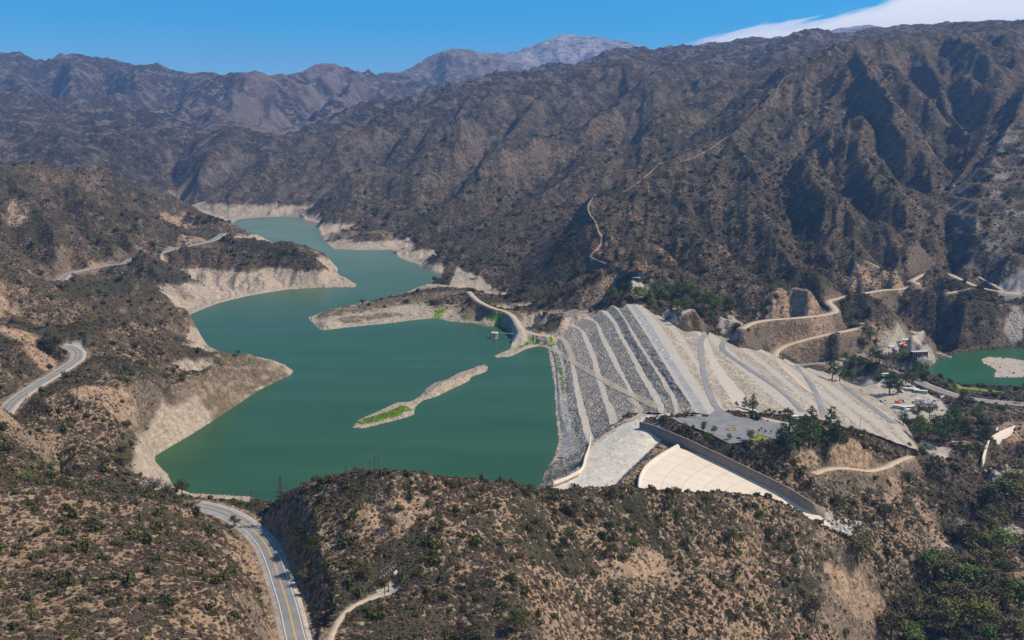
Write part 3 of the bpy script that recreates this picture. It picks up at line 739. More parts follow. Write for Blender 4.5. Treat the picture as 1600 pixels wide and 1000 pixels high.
road('path', [(1203,160),(1213,147),(1218,132),(1224,124),(1238,115)], 2.6, 'dirt', None, 'fire trail high on the right mountain', 2, 2200, 3300)
road('path', [(1158,514),(1175,505),(1200,500),(1240,497),(1270,494),(1292,491),(1306,486),(1302,479),(1294,472),(1310,466),(1340,460),(1380,453),(1420,449),(1434,443),(1424,439)], 8.0, 'dirt', [31,31,30,30,29,28,28,28,28,27,26,24,21,20,20], 'dirt road round the right hillside', 12)
road('path', [(1424,439),(1445,428),(1462,425),(1482,428),(1500,436),(1525,447),(1560,455),(1620,460)], 9.0, 'dirt', [20,18,17,16,12,6,1,-2], 'dirt road below the quarry', 12)
road('path', [(1528,432),(1548,442),(1566,453)], 6.0, 'dirt', None, 'short spur road under the quarry', 4, 1000, 1700)
road('path', [(1476,459),(1500,454),(1518,450)], 6.0, 'dirt', None, 'short dirt road under the quarry road', 4, 1000, 1700)
road('path', [(1212,558),(1212,551),(1220,544),(1250,533),(1290,523),(1330,515),(1352,508),(1346,504)], 7.0, 'dirt', [-2,-1,0,4,8,9.5,10,10.5], 'dirt road from the dam face to the right hills', 10)
road('road', [(1248,571),(1270,568),(1300,566),(1330,559),(1350,553),(1380,545)], 7.0, 'asphalt', [-12,-12.5,-14,-17,-19,-20], 'paved road from the dam to the works yard', 4)
road('path', [(1380,545),(1400,541),(1420,533),(1434,524),(1430,519),(1418,517)], 7.0, 'dirt', [-20,-21,-21,-21,-21,-20], 'dirt road climbing behind the crane', 4)
road('road', [(1680,634),(1600,631),(1560,628),(1500,619),(1450,602),(1410,585),(1380,576),(1345,570)], 8.5, 'asphalt', [-32,-32,-31.5,-30,-28.5,-27,-25,-22], 'paved road above the green pool', 4, shoulder=2)
road('path', [(732,455),(745,468),(770,481),(795,489),(806,500),(812,512),(835,522),(862,526)], 6.5, 'dirt', [22,21,20,18,16,13,11,9.5], 'dirt road along the lake to the dam', 4)
road('path', [(545,479),(600,465),(670,451),(735,447)], 3.0, 'dirt', None, 'faint track along the edge of the low peninsula', 2, 900, 1900)
road('path', [(580,484),(620,479),(662,472)], 2.6, 'dirt', None, 'faint track on the dry peninsula', 2, 900, 1900)
road('path', [(1268,741),(1290,733),(1320,731),(1360,735),(1385,729),(1405,719),(1424,712)], 5.0, 'dirt', [24,22,19,11,3,-6,-14], 'dirt track under the knoll with the pines', 3)
road('path', [(513,1006),(525,975),(538,956),(547,946),(565,938),(590,932),(610,924)], 1.9, 'dirt', None, 'dirt track to the power poles', 2, 230, 420)
road('path', [(72,743),(100,746),(118,752)], 5.0, 'dirt', 47, 'pale turnout beside the left slope', 4)
m_ = GW > 0
H = np.where(m_, H * (1 - GW) + GZ * GW, H)
# loose slopes settle: nothing on land stands much steeper than a rock face
hold = (GW > .97) | wet
for it_ in range(36):
    dz = H[1:] - H[:-1]; ex = np.sign(dz) * np.clip(np.abs(dz) - LIM[1:] * (R[1:] - R[:-1]), 0, None) * .25
    H[1:] -= ex; H[:-1] += ex
    dz = H[:, 1:] - H[:, :-1]; ex = np.sign(dz) * np.clip(np.abs(dz) - LIM[:, 1:] * (R[:, 1:] * DT), 0, None) * .25
    H[:, 1:] -= ex; H[:, :-1] += ex
    if it_ % 6 == 5: H = np.where(m_ & (GW > .9), H * (1 - GW) + GZ * GW, H)
H = np.where(LAKE_M, np.minimum(H, -.6), H); H = np.where(POOL_M, np.minimum(H, POOL_Z - .6), H)
H = np.where(LAKESIDE & ~LAKE_M & (near_water > 0), np.maximum(H, .25), H)
H = np.where(bar_m, np.clip(H, POOL_Z + .3, POOL_Z + 2), H)
BARE = np.maximum(BARE * .85, .6 * sstep(.75, 1, GW) * (R < 1600))
ROADM = sstep(.3, .9, GW)
# trodden and gravelled ground
DUST = np.zeros_like(H)
for pix, z in ((SANDBAR, POOL_Z), ([(912,690),(903,735),(855,760),(900,775),(960,762),(978,742),(1042,682),(1030,668),(1004,662),(1012,652),(1050,660),(1095,668),(1120,650),(1090,640),(1060,625),(1000,640),(960,660)], 31),
               ([(1350,612),(1345,596),(1400,590),(1440,603),(1470,618),(1490,650),(1470,668),(1400,648),(1370,630)], -26),
               ([(1425,700),(1480,712),(1490,700),(1440,690)], -27), ([(1290,570),(1340,572),(1390,588),(1340,602),(1300,590)], -20),
               ([(800,506),(830,520),(850,528),(800,530)], 9), ([(575,938),(620,930),(632,918),(610,912),(590,925)], 69), ([(97,535),(130,533),(132,552),(118,548),(104,543)], 56),
               ([(1560,452),(1640,452),(1640,468),(1560,462)], -2), ([(1030,480),(1060,470),(1090,482),(1060,492)], 46), ([(1155,640),(1240,650),(1262,660),(1230,664),(1180,652)], 40.5),
               ([(1375,553),(1440,545),(1445,530),(1400,532)], -21), ([(985,432),(1010,432),(1015,440),(990,440)], 66)):
    DUST = np.maximum(DUST, inside(poly_z(pix, z), X, Yy))
PAD = np.clip(blurred(inside(app0, X, Yy).astype(float), 3) * 1.3, 0, 1)
DUST = np.clip(blurred(DUST, 3) + .25 * n2 * (blurred(DUST, 8) > .02), 0, 1)
# ------------------------------------------------------------------ materials of the land
m_land, nt, b = mat('chaparral_ground'); g = G(nt)
co = g.coord()
geo = g.n('ShaderNodeNewGeometry'); sepn = g.n('ShaderNodeSeparateXYZ'); g.link(geo.outputs['Normal'], sepn.inputs[0])
flatness = sepn.outputs['Z']
big = g.noise(co, .012, 4, .6); mid = g.noise(co, .06, 4, .6); fine = g.noise(co, .5, 4, .65); tiny = g.noise(co, 2.2, 3, .6)
far = g.attr('far')
soil = g.mix(g.ramp(mid, (.35, 0.0), (.65, 1.0)), (.23, .140, .078), (.33, .222, .135))
soil = g.mix(g.math('MULTIPLY', g.attr('mid'), .5), soil, (.20, .135, .088))
soil = g.mix(g.ramp(fine, (.4, 0.0), (.7, .7)), soil, (.43, .34, .25))
soil = g.mix(g.ramp(tiny, (.5, 0.0), (.75, .55)), soil, (.15, .10, .07))
# brush: cells of a few metres, three kinds of plant
d1 = g.vor(co, .30); c1 = g.vor(co, .30, 'Color')
d2 = g.vor(co, .62); 
d3 = g.vor(co, .125); c3 = g.vor(co, .125, 'Color')
sep = g.n('ShaderNodeSeparateColor'); g.link(c1, sep.inputs[0])
sep3 = g.n('ShaderNodeSeparateColor'); g.link(c3, sep3.inputs[0])
brush = g.ramp(sep.outputs[0], (.0, (.085, .056, .042)), (.35, (.135, .092, .070)), (.55, (.088, .074, .037)), (.8, (.165, .117, .092)), (1.0, (.072, .066, .031)))
brush = g.mix(g.ramp(big, (.42, .0), (.60, .75)), brush, (.050, .056, .032))
brush = g.mix(g.ramp(tiny, (.35, .0), (.65, .45)), brush, (.030, .026, .020))
dens = g.math('ADD', g.math('MULTIPLY', mid, 1.0), g.math('MULTIPLY', big, .9))
dens = g.math('SUBTRACT', g.math('MULTIPLY', dens, 1.3), .62)          # about .1 .. .9
dens = g.math('ADD', dens, g.math('MULTIPLY', g.attr('veg'), .35))
dens = g.math('ADD', dens, g.math('SUBTRACT', g.math('MULTIPLY', g.attr('mid'), .26), .06))
lim1 = g.math('MULTIPLY', dens, .95)
cov1 = g.math('GREATER_THAN', lim1, g.math('ADD', d1, g.math('MULTIPLY', g.math('SUBTRACT', fine, .5), .5)))
cov2 = g.math('GREATER_THAN', g.math('MULTIPLY', dens, .75), d2)
cov = g.math('MAXIMUM', cov1, cov2)
col = g.mix(cov, soil, brush)
# big dark shrubs
lim3 = g.math('SUBTRACT', g.math('MULTIPLY', sep3.outputs[1], .75), .36)
cov3 = g.math('GREATER_THAN', g.math('MULTIPLY', lim3, g.math('ADD', mid, .5)), g.math('ADD', d3, g.math('MULTIPLY', g.math('SUBTRACT', fine, .5), .35)))
col = g.mix(cov3, col, g.mix(tiny, (.020, .024, .013), (.038, .043, .021)))
# on the far slopes whole thickets and bare patches stand for single plants
ff = g.attr('mid2')
cl1 = g.vor(co, .055); cl2 = g.noise(co, .045, 5, .7)
tk = g.math('GREATER_THAN', g.math('ADD', .46, g.math('MULTIPLY', g.math('SUBTRACT', cl2, .5), .9)), cl1)
col = g.mix(g.math('MULTIPLY', tk, g.math('MULTIPLY', ff, .8)), col, g.mix(fine, (.036, .033, .018), (.068, .058, .034)))
pt = g.ramp(g.noise(co, .05, 6, .78), (.56, 0.0), (.62, 1.0))
col = g.mix(g.math('MULTIPLY', pt, g.math('MULTIPLY', ff, .8)), col, g.mix(mid, (.24, .165, .115), (.38, .28, .205)))
# rock shows on the steepest ground and in patches of the far mountains
rocky = g.ramp(g.math('ADD', flatness, g.math('MULTIPLY', g.math('SUBTRACT', mid, .5), .9)), (.50, 1.0), (.62, 0.0))
rockc = g.ramp(g.noise(co, .35, 5, .7), (.3, (.10, .075, .058)), (.5, (.22, .165, .125)), (.75, (.40, .33, .26)))
col = g.mix(g.math('MULTIPLY', rocky, .5), col, rockc)
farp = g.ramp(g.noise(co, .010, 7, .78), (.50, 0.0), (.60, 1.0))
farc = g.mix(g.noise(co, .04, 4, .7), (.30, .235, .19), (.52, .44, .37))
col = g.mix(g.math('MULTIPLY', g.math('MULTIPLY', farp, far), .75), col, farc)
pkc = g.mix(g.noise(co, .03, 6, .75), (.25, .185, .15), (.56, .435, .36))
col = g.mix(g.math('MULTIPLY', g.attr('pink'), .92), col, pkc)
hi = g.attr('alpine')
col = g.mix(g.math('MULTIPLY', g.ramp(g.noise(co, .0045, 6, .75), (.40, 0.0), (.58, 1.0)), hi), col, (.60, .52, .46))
# cuts, bathtub ring, pale boulders, grass
barec = g.ramp(g.noise(co, .22, 6, .72), (.28, (.17, .10, .062)), (.45, (.34, .225, .145)), (.62, (.46, .34, .24)), (.8, (.56, .46, .36)))
bm = g.math('MULTIPLY', g.attr('bare'), g.ramp(g.noise(co, .16, 4, .65), (.36, .15), (.5, 1.0)))
col = g.mix(bm, col, barec)
wv = g.n('ShaderNodeTexWave', wave_type='BANDS', bands_direction='Z'); wv.inputs['Scale'].default_value = .16; wv.inputs['Distortion'].default_value = 1.6; wv.inputs['Detail'].default_value = 3
g.link(co, wv.inputs['Vector'])
palec = g.ramp(g.noise(co, .16, 6, .7), (.25, (.21, .16, .115)), (.45, (.37, .295, .22)), (.62, (.50, .415, .32)), (.85, (.60, .52, .42)))
palec = g.mix(g.math('MULTIPLY', wv.outputs['Fac'], .4), palec, (.36, .29, .22))
palec = g.mix(g.ramp(fine, (.62, 0.0), (.75, .5)), palec, (.22, .175, .13))
col = g.mix(g.attr('pale'), col, palec)
dry = g.mix(g.ramp(fine, (.4, 0.0), (.62, 1.0)), (.175, .140, .085), (.085, .066, .048))
dry = g.mix(g.ramp(g.noise(co, .09, 4, .6), (.5, 0.0), (.64, .9)), dry, (.33, .245, .165))
col = g.mix(g.math('MULTIPLY', g.attr('dryg'), .9), col, dry)
wr = g.ramp(g.noise(co, .45, 5, .7), (.3, (.13, .10, .08)), (.48, (.36, .31, .26)), (.62, (.50, .45, .39)), (.8, (.62, .58, .52)))
col = g.mix(g.attr('rockw'), col, wr)
dustc = g.ramp(g.noise(co, .3, 6, .7), (.25, (.25, .20, .15)), (.45, (.39, .335, .27)), (.7, (.48, .425, .35)), (.9, (.56, .51, .44)))
col = g.mix(g.attr('dust'), col, dustc)
padc = g.ramp(g.noise(co, .11, 6, .7), (.28, (.48, .415, .33)), (.5, (.60, .53, .435)), (.75, (.66, .60, .51)))
col = g.mix(g.attr('pad'), col, padc)
gr = g.mix(fine, (.10, .19, .012), (.30, .38, .035))
gm = g.math('MULTIPLY', g.attr('green'), g.ramp(g.noise(co, .3, 4, .6), (.34, .25), (.46, 1.0)))
col = g.mix(gm, col, gr)
g.link(col, b.inputs['Base Color']); b.inputs['Roughness'].default_value = 1.0; b.inputs['Specular IOR Level'].default_value = .05
bh = g.math('ADD', g.math('MULTIPLY', cov, g.math('SUBTRACT', 1.0, d1)), g.math('MULTIPLY', cov3, 1.6))
bh = g.math('ADD', bh, g.math('MULTIPLY', far, g.math('MULTIPLY', g.noise(co, .012, 7, .75), 110)))
bh = g.math('ADD', bh, g.math('ADD', g.math('MULTIPLY', fine, 1.1), g.math('MULTIPLY', g.noise(co, .13, 4, .6), 3.0)))
bh = g.math('MULTIPLY', bh, g.math('SUBTRACT', 1.0, g.math('MULTIPLY', g.attr('dust'), .8)))
g.bump(bh, 1.5, .9, b)

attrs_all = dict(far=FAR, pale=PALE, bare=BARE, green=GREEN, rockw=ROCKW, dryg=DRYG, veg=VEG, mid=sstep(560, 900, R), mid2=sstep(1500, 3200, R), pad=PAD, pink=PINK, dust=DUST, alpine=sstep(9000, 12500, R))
verts = np.stack([X, Yy, H], -1)
def land(name, a, b_):
    return structure(mesh_obj(name, verts[a:b_].reshape(-1, 3), grid_faces(b_ - a, MT), m_land, None, True, {k: v[a:b_] for k, v in attrs_all.items()}))
cut = int((math.log(4480) - S0) / DS)
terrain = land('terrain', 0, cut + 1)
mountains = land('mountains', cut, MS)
terrain['label'] = 'brush covered hills round the reservoir'; mountains['label'] = 'hazy blue mountains beyond the valley'

# ------------------------------------------------------------------ water
def water_mat(name, c0, c1, c2):
    m, nt, b = mat(name); g = G(nt); co = g.coord()
    sp = g.n('ShaderNodeSeparateXYZ'); g.link(co, sp.inputs[0])
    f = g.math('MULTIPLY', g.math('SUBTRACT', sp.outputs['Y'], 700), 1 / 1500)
    c = g.ramp(f, (0.0, c0), (.30, c1), (1.0, c2))  # paler far off: the grazing sky reflection is put into the base colour
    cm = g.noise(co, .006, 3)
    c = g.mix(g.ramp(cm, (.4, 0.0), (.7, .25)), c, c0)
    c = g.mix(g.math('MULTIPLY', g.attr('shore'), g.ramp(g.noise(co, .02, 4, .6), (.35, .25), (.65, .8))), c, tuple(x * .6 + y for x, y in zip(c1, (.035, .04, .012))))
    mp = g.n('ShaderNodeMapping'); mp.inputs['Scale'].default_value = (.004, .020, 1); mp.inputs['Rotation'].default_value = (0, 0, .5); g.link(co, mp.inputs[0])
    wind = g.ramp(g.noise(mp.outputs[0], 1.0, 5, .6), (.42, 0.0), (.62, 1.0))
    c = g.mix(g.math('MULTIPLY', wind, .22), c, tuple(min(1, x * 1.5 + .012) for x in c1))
    g.link(c, b.inputs['Base Color']); b.inputs['Roughness'].default_value = .3; b.inputs['Specular IOR Level'].default_value = .09
    b.inputs['IOR'].default_value = 1.33
    g.bump(g.math('ADD', g.noise(co, .5, 4, .6), g.noise(co, .07, 2)), .25, .35, b)
    return m
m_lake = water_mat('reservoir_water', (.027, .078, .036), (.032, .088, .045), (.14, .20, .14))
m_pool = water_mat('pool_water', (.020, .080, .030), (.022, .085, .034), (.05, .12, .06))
def water_sheet(mask, z, m, label):
    """the part of the polar grid round the water, flat, with the nearness of the shore on its points"""
    big = blurred(mask.astype(float), 10) > .002
    ii, jj = np.nonzero(big); a0, a1, b0, b1 = ii.min(), ii.max() + 1, jj.min(), jj.max() + 1
    sl_ = np.s_[a0:a1:2, b0:b1:2]
    n, t = X[sl_].shape
    sh = np.clip(1.25 - blurred(mask.astype(float), 60)[sl_] * 1.3, 0, 1)
    f = grid_faces(n, t); keep = big[sl_].ravel()[f].all(1); f = f[keep]
    used = np.unique(f); idx = np.full(n * t, -1); idx[used] = np.arange(len(used))
    V = np.stack([X[sl_].ravel(), Yy[sl_].ravel(), np.full(n * t, z)], -1)[used]
    o = structure(mesh_obj('water', V, idx[f], m, None, True, dict(shore=sh.ravel()[used]))); o['label'] = label
water_sheet(LAKE_M, 0.0, m_lake, 'green reservoir'); water_sheet(POOL_M, POOL_Z, m_pool, 'green pool below the dam')

# ------------------------------------------------------------------ sky, sun, air
SUN_EL, SUN_AZ = math.radians(50), math.radians(84)      # azimuth from straight ahead towards the right
world = bpy.data.worlds.new('World'); scene.world = world; world.use_nodes = True
wt = world.node_tree; wt.nodes.clear(); g = G(wt)
wo = g.n('ShaderNodeOutputWorld'); bg = g.n('ShaderNodeBackground'); g.link(bg.outputs[0], wo.inputs[0])
sky = g.n('ShaderNodeTexSky', sky_type='NISHITA'); sky.sun_disc = False
sky.sun_elevation = SUN_EL; sky.sun_rotation = SUN_AZ; sky.altitude = 1500; sky.air_density = 1.0; sky.dust_density = .0; sky.ozone_density = 4.0
tc = g.n('ShaderNodeTexCoord').outputs['Generated']; sp = g.n('ShaderNodeSeparateXYZ'); g.link(tc, sp.inputs[0])
az = g.math('ARCTAN2', sp.outputs['X'], sp.outputs['Y']); el = g.math('ARCSINE', sp.outputs['Z'])
hs = g.n('ShaderNodeHueSaturation'); hs.inputs['Saturation'].default_value = 1.7; hs.inputs['Value'].default_value = 1.5; hs.inputs['Hue'].default_value = .488; g.link(sky.outputs[0], hs.inputs['Color'])
# a thin sheet of cloud low over the hills on the right
cv = g.n('ShaderNodeCombineXYZ'); g.link(g.math('MULTIPLY', az, 7.0), cv.inputs[0]); g.link(g.math('MULTIPLY', g.math('SUBTRACT', el, g.math('MULTIPLY', az, .22)), 70.0), cv.inputs[1])
cn = g.noise(cv.outputs[0], 1.0, 6, .62)
top = g.math('ADD', g.math('MULTIPLY', g.math('SUBTRACT', az, .17), .20), .099)         # upper edge of the sheet
edge = g.math('MULTIPLY', g.math('SUBTRACT', top, el), 75.0)
cl = g.math('ADD', edge, g.math('MULTIPLY', g.math('SUBTRACT', cn, .5), 3.2))
cl = g.ramp(cl, (-.0, 0.0), (.3, .6), (.75, .93))
cl = g.math('MULTIPLY', cl, g.ramp(g.math('MULTIPLY', az, 3.0), (.50, 0.0), (.62, 1.0)))
cl = g.math('MULTIPLY', cl, g.ramp(g.math('ADD', g.math('MULTIPLY', el, 4.0), .0), (-.0, 1.0), (1.0, 1.0)))
wc = g.mix(cl, hs.outputs[0], (14.5, 13.9, 13.2))
g.link(wc, bg.inputs['Color']); bg.inputs['Strength'].default_value = .085

sun_d = bpy.data.lights.new('sun', 'SUN'); sun = bpy.data.objects.new('sun', sun_d); COL.objects.link(sun)
sun_d.energy = 5.0; sun_d.angle = math.radians(.53); sun_d.color = (1.0, .89, .74)
sv = Vector((math.sin(SUN_AZ) * math.cos(SUN_EL), math.cos(SUN_AZ) * math.cos(SUN_EL), math.sin(SUN_EL)))
sun.rotation_euler = sv.to_track_quat('Z', 'Y').to_euler()

HAZE = True
if HAZE:
    hm = bpy.data.materials.new('haze'); hm.use_nodes = True; nt = hm.node_tree; nt.nodes.clear()
    o_ = nt.nodes.new('ShaderNodeOutputMaterial'); pv = nt.nodes.new('ShaderNodeVolumePrincipled')
    nt.links.new(pv.outputs[0], o_.inputs['Volume'])
    pv.inputs['Color'].default_value = (.24, .47, 1.0, 1); pv.inputs['Density'].default_value = 4.9e-5; pv.inputs['Anisotropy'].default_value = 0.0
    zl = float(H.min()) - 1.0; zt = float(H.max()) + 60.0
    L = 23500.0
    bx = np.array([[-L, -600, zl], [L, -600, zl], [L, L, zl], [-L, L, zl], [-L, -600, zt], [L, -600, zt], [L, L, zt], [-L, L, zt]])
    hz = mesh_obj('haze', bx, [[0, 3, 2, 1], [4, 5, 6, 7], [0, 1, 5, 4], [1, 2, 6, 5], [2, 3, 7, 6], [3, 0, 4, 7]], hm)
    stuff(hz); hz['label'] = 'thin blue haze over the valley'
vs = scene.view_settings; vs.view_transform = 'Standard'; vs.look = 'None'; vs.exposure = .16; vs.gamma = 1
scene.cycles.use_denoising = True
scene.cycles.volume_bounces = 0
scene.cycles.max_bounces = 5; scene.cycles.diffuse_bounces = 2; scene.cycles.glossy_bounces = 2; scene.cycles.transparent_max_bounces = 8
scene.cycles.volume_step_rate = 1.0
# ------------------------------------------------------------------ ground materials of roads and dam
def m_stone(name, stops, scale, bump_d, bump_s, vs=.55, mottle=.03, dark=None):
    m, nt, b = mat(name); g = G(nt); co = g.coord()
    v = g.vor(co, vs, 'Color'); sp = g.n('ShaderNodeSeparateColor'); g.link(v, sp.inputs[0])
    f = g.math('ADD', g.math('MULTIPLY', sp.outputs[0], .55), g.math('MULTIPLY', g.noise(co, scale, 5, .7), .45))
    c = g.ramp(f, *stops)
    c = g.mix(g.ramp(g.noise(co, mottle, 5, .65), (.4, 0.0), (.62, .55)), c, dark or tuple(x * .62 for x in stops[1][1]))
    g.link(c, b.inputs['Base Color']); b.inputs['Roughness'].default_value = .95; b.inputs['Specular IOR Level'].default_value = .1
    g.bump(g.math('ADD', g.vor(co, vs), g.noise(co, scale, 4)), bump_d, bump_s, b)
    return m
M_RIP = m_stone('riprap', ((.2, (.13, .108, .088)), (.45, (.34, .295, .245)), (.7, (.48, .425, .36)), (.9, (.66, .60, .52))), .9, 1.2, .9, .62)
M_RIP2 = m_stone('buff_rockfill', ((.2, (.12, .09, .06)), (.45, (.33, .28, .22)), (.7, (.42, .37, .305)), (.9, (.54, .475, .395))), .6, .8, .55, .5)
M_BENCH = m_stone('bench_gravel', ((.15, (.32, .265, .205)), (.45, (.45, .385, .305)), (.7, (.53, .46, .375)), (.95, (.60, .535, .45))), .5, .25, .3, .8, .08, (.40, .37, .335))
M_GRAV = m_stone('grey_gravel', ((.15, (.31, .27, .22)), (.45, (.41, .36, .295)), (.7, (.47, .415, .345)), (.95, (.53, .475, .40))), .5, .2, .3, .8, .05, (.40, .375, .335))
M_SILT = m_stone('silt', ((.15, (.24, .215, .18)), (.45, (.38, .35, .305)), (.7, (.50, .465, .415)), (.95, (.60, .56, .51))), .35, .4, .4, .35, .06, (.27, .235, .19))
M_TRAIL = plain('trail_dirt', (.33, .235, .15), .95, .2, .1)
M_DIRT = m_stone('track_dirt', ((.15, (.34, .26, .18)), (.45, (.44, .355, .26)), (.7, (.50, .41, .31)), (.95, (.56, .48, .38))), .8, .12, .3, .9, .12, (.45, .36, .26))
M_SHOULDER = m_stone('shoulder_gravel', ((.15, (.33, .27, .21)), (.45, (.44, .37, .30)), (.7, (.50, .43, .36)), (.95, (.56, .50, .43))), .9, .1, .3, 1.2, .2)
M_ASPH = plain('asphalt', (.215, .212, .208), .9, .16, .12, .15)
M_ASPH2 = plain('crest_asphalt', (.30, .295, .285), .9, .16, .1, .15)
M_WHITE = plain('white_road_paint', (.72, .72, .70), .7, .1, 2)
M_YELLOW = plain('yellow_road_paint', (.62, .38, .06), .7, .1, 2)

def empty(name, loc, label, cat, group=None, rz=0.0):
    o = bpy.data.objects.new(name, None); COL.objects.link(o); o.empty_display_size = 1
    o.location = loc; o.rotation_euler = (0, 0, rz)
    return tag(o, label, cat, group)
def fix_up(F_, V_):
    a, b_, c = (V_.reshape(-1, 3)[F_[0, i]] for i in (0, 1, 2))
    return F_ if np.cross(b_ - a, c - a)[2] > 0 else F_[:, ::-1]
# ------------------------------------------------------------------ the dam
for k in range(1, len(dam_rows) - 1):      # edges of benches wander a little, as dumped stone does
    r = dam_rows[k]; e_ = 1.1 * fbm(r[:, 0] / 16, r[:, 1] / 16, 600 + k, 3); e_[0] = e_[-1] = 0
    d_ = dam_rows[k + 1] - dam_rows[k - 1]; d_ /= np.linalg.norm(d_, axis=1)[:, None]
    dam_rows[k] = r + d_ * (e_ * (.5 if 12 < k < 17 else 1))[:, None]
o0 = dam_rows[15][120]
dam = empty('dam', (o0[0], o0[1], -30), 'long terraced rockfill dam with pale benches between the reservoir and the works yard', 'dam')
KIND = {'silt': ('silt_apron', M_SILT), 'rock': ('rock_slope', M_RIP), 'bench': ('bench', M_BENCH), 'shoulder': ('crest_shoulder', M_GRAV), 'crest': ('crest_road', M_ASPH2),
        'ground': ('gravel_terrace', M_BENCH if False else M_GRAV), 'slope': ('rockfill_slope', M_RIP2), 'gravel': ('terrace', M_GRAV)}
dam_bv, dam_bf, off = [], [], 0
for k in range(len(dam_rows) - 1):
    A, B = dam_rows[k], dam_rows[k + 1]; kind = DAM[k][0]
    nn = 7 if kind in ('rock', 'slope', 'silt') else 4
    t = np.linspace(0, 1, nn)[:, None, None]
    V = A[None] * (1 - t) + B[None] * t
    amp = {'rock': 1.2, 'slope': .5, 'silt': .45}.get(kind, .1)
    wv_ = np.sin(np.pi * t[..., 0])
    V[..., 2] += amp * wv_ * (fbm(V[..., 0] / 3.5, V[..., 1] / 3.5, 300 + k, 2) + .8 * fbm(V[..., 0] / 17, V[..., 1] / 17, 340 + k, 2))
    # the seams wander a little, as dumped stone does
    nm, mm = KIND[kind]
    f = grid_faces(nn, V.shape[1])
    vv = V.reshape(-1, 3)
    o = mesh_obj(nm, vv - np.array(dam.location[:]), f, mm, dam, False)
    dam_bv.append(vv); dam_bf.append(f + off); off += len(vv)
from mathutils.bvhtree import BVHTree
dam_tree = BVHTree.FromPolygons([tuple(v) for v in np.concatenate(dam_bv).tolist()], [tuple(f) for f in np.concatenate(dam_bf).tolist()])
def ground(x, y):
    """height of whatever one would stand on: land or dam"""
    hz_ = float(height(x, y))
    p, _, _, _ = dam_tree.ray_cast(Vector((x, y, 400)), Vector((0, 0, -1)))
    return max(hz_, p.z) if p else hz_
def shit(u, v, ymin=200.0, ymax=6000.0):
    """first meeting of a line of sight with land or dam"""
    d = Vector(ray(u, v)).normalized(); p = hit(u, v, ymin, ymax)
    q, _, _, _ = dam_tree.ray_cast(Vector((0, 0, HC)), d)
    if q and (p is None or q.length < p.length + 3.0): return q
    return p if p is not None else Vector(at_z(u, v, 30))

def ribbon(name, P, offs, lifts, material, parent=None, zf=None):
    """strip along path P with the given sideways offsets"""
    T = np.gradient(P, axis=0); T[:, 2] = 0; T /= np.linalg.norm(T, axis=1)[:, None] + 1e-9
    N = np.c_[T[:, 1], -T[:, 0], np.zeros(len(T))]
    V = np.stack([P + N * o_ + np.array([0, 0, l_]) for o_, l_ in zip(offs, lifts)], 1)
    if zf is not None:
        for i in range(V.shape[0]):
            for j in range(V.shape[1]): V[i, j, 2] = zf(V[i, j, 0], V[i, j, 1]) + lifts[j]
    F_ = grid_faces(V.shape[0], V.shape[1])
    if (np.cross(V[0, 1] - V[0, 0], V[1, 0] - V[0, 0]))[2] < 0: pass
    else: F_ = F_[:, ::-1]
    o = mesh_obj(name, V.reshape(-1, 3), F_, material, parent)
    return o
for name, P, w_, mt, label, marks, sh in ROADS:
    M = M_ASPH if mt == 'asphalt' else M_TRAIL if w_ < 2.7 and P[0, 1] > 1000 else M_DIRT
    h2 = w_ / 2
    wob = fbm(P[:, 0] / 9, P[:, 1] / 9, 401, 2) * (.5 if mt == 'dirt' else .12)
    P2 = P.copy()
    o = ribbon(name, P2, [-h2 - .5, -h2, 0, h2, h2 + .5] if mt == 'dirt' else [-h2, 0, h2], [-.55, 0, .05, 0, -.55] if mt == 'dirt' else [0, .06, 0], M)
    structure(o); o['label'] = label
    if sh:
        s_ = structure(ribbon('road_shoulder', P2, [-h2 - sh - 1.2, -h2 - sh, h2 + sh, h2 + sh + 1.2], [-.9, -.06, -.06, -.9], M_SHOULDER)); s_['label'] = 'dirt shoulder of the ' + label
    if marks:
        for oo, mm in ((-.16, M_YELLOW), (.16, M_YELLOW), (-h2 + .75, M_WHITE), (h2 - .75, M_WHITE)):
            zc = .06 * (1 - abs(oo) / h2) + .012
            structure(ribbon('road_marking', P2, [oo - .11, oo + .11], [zc, zc], mm))
# roads on the dam itself
def dam_road(name, pix, width, M, label, kind='structure', lift=.18):
    q = smooth_line(np.array(pix, float), 10 * len(pix))
    P = resample(np.array([shit(u, v)[:] for u, v in q]), 2.0)
    z = np.array([ground(x, y) for x, y, _ in P]); k = 9
    P[:, 2] = np.convolve(np.pad(z, k // 2, mode='edge'), np.ones(k) / k, 'valid')
    for c in (0, 1): P[:, c] = np.convolve(np.pad(P[:, c], k // 2, mode='edge'), np.ones(k) / k, 'valid')
    h2 = width / 2
    T = np.gradient(P, axis=0); T[:, 2] = 0; T /= np.linalg.norm(T, axis=1)[:, None]
    N = np.c_[T[:, 1], -T[:, 0], np.zeros(len(T))]
    offs = np.array([-h2, -h2 * .5, 0, h2 * .5, h2])
    h2s = h2 * (1 + .10 * fbm(P[:, 0] / 14, P[:, 1] / 14, 77, 2))
    V = P[:, None] + N[:, None] * (offs[None, :, None] * (h2s / h2)[:, None, None])
    Z_ = np.array([[ground(x, y) for x, y, _ in row] for row in V])
    for j in range(5): Z_[:, j] = np.convolve(np.pad(Z_[:, j], 3, mode='edge'), np.ones(7) / 7, 'valid')
    lin = np.stack([np.linspace(a_, b_, 5) for a_, b_ in zip(Z_[:, 0], Z_[:, 4])])
    V[:, :, 2] = np.maximum(Z_, .5 * Z_ + .5 * lin) + lift * 1.6
    F_ = grid_faces(len(P), 5)
    o = structure(mesh_obj(name, V.reshape(-1, 3), fix_up(F_, V), M)); o['label'] = label
    return P
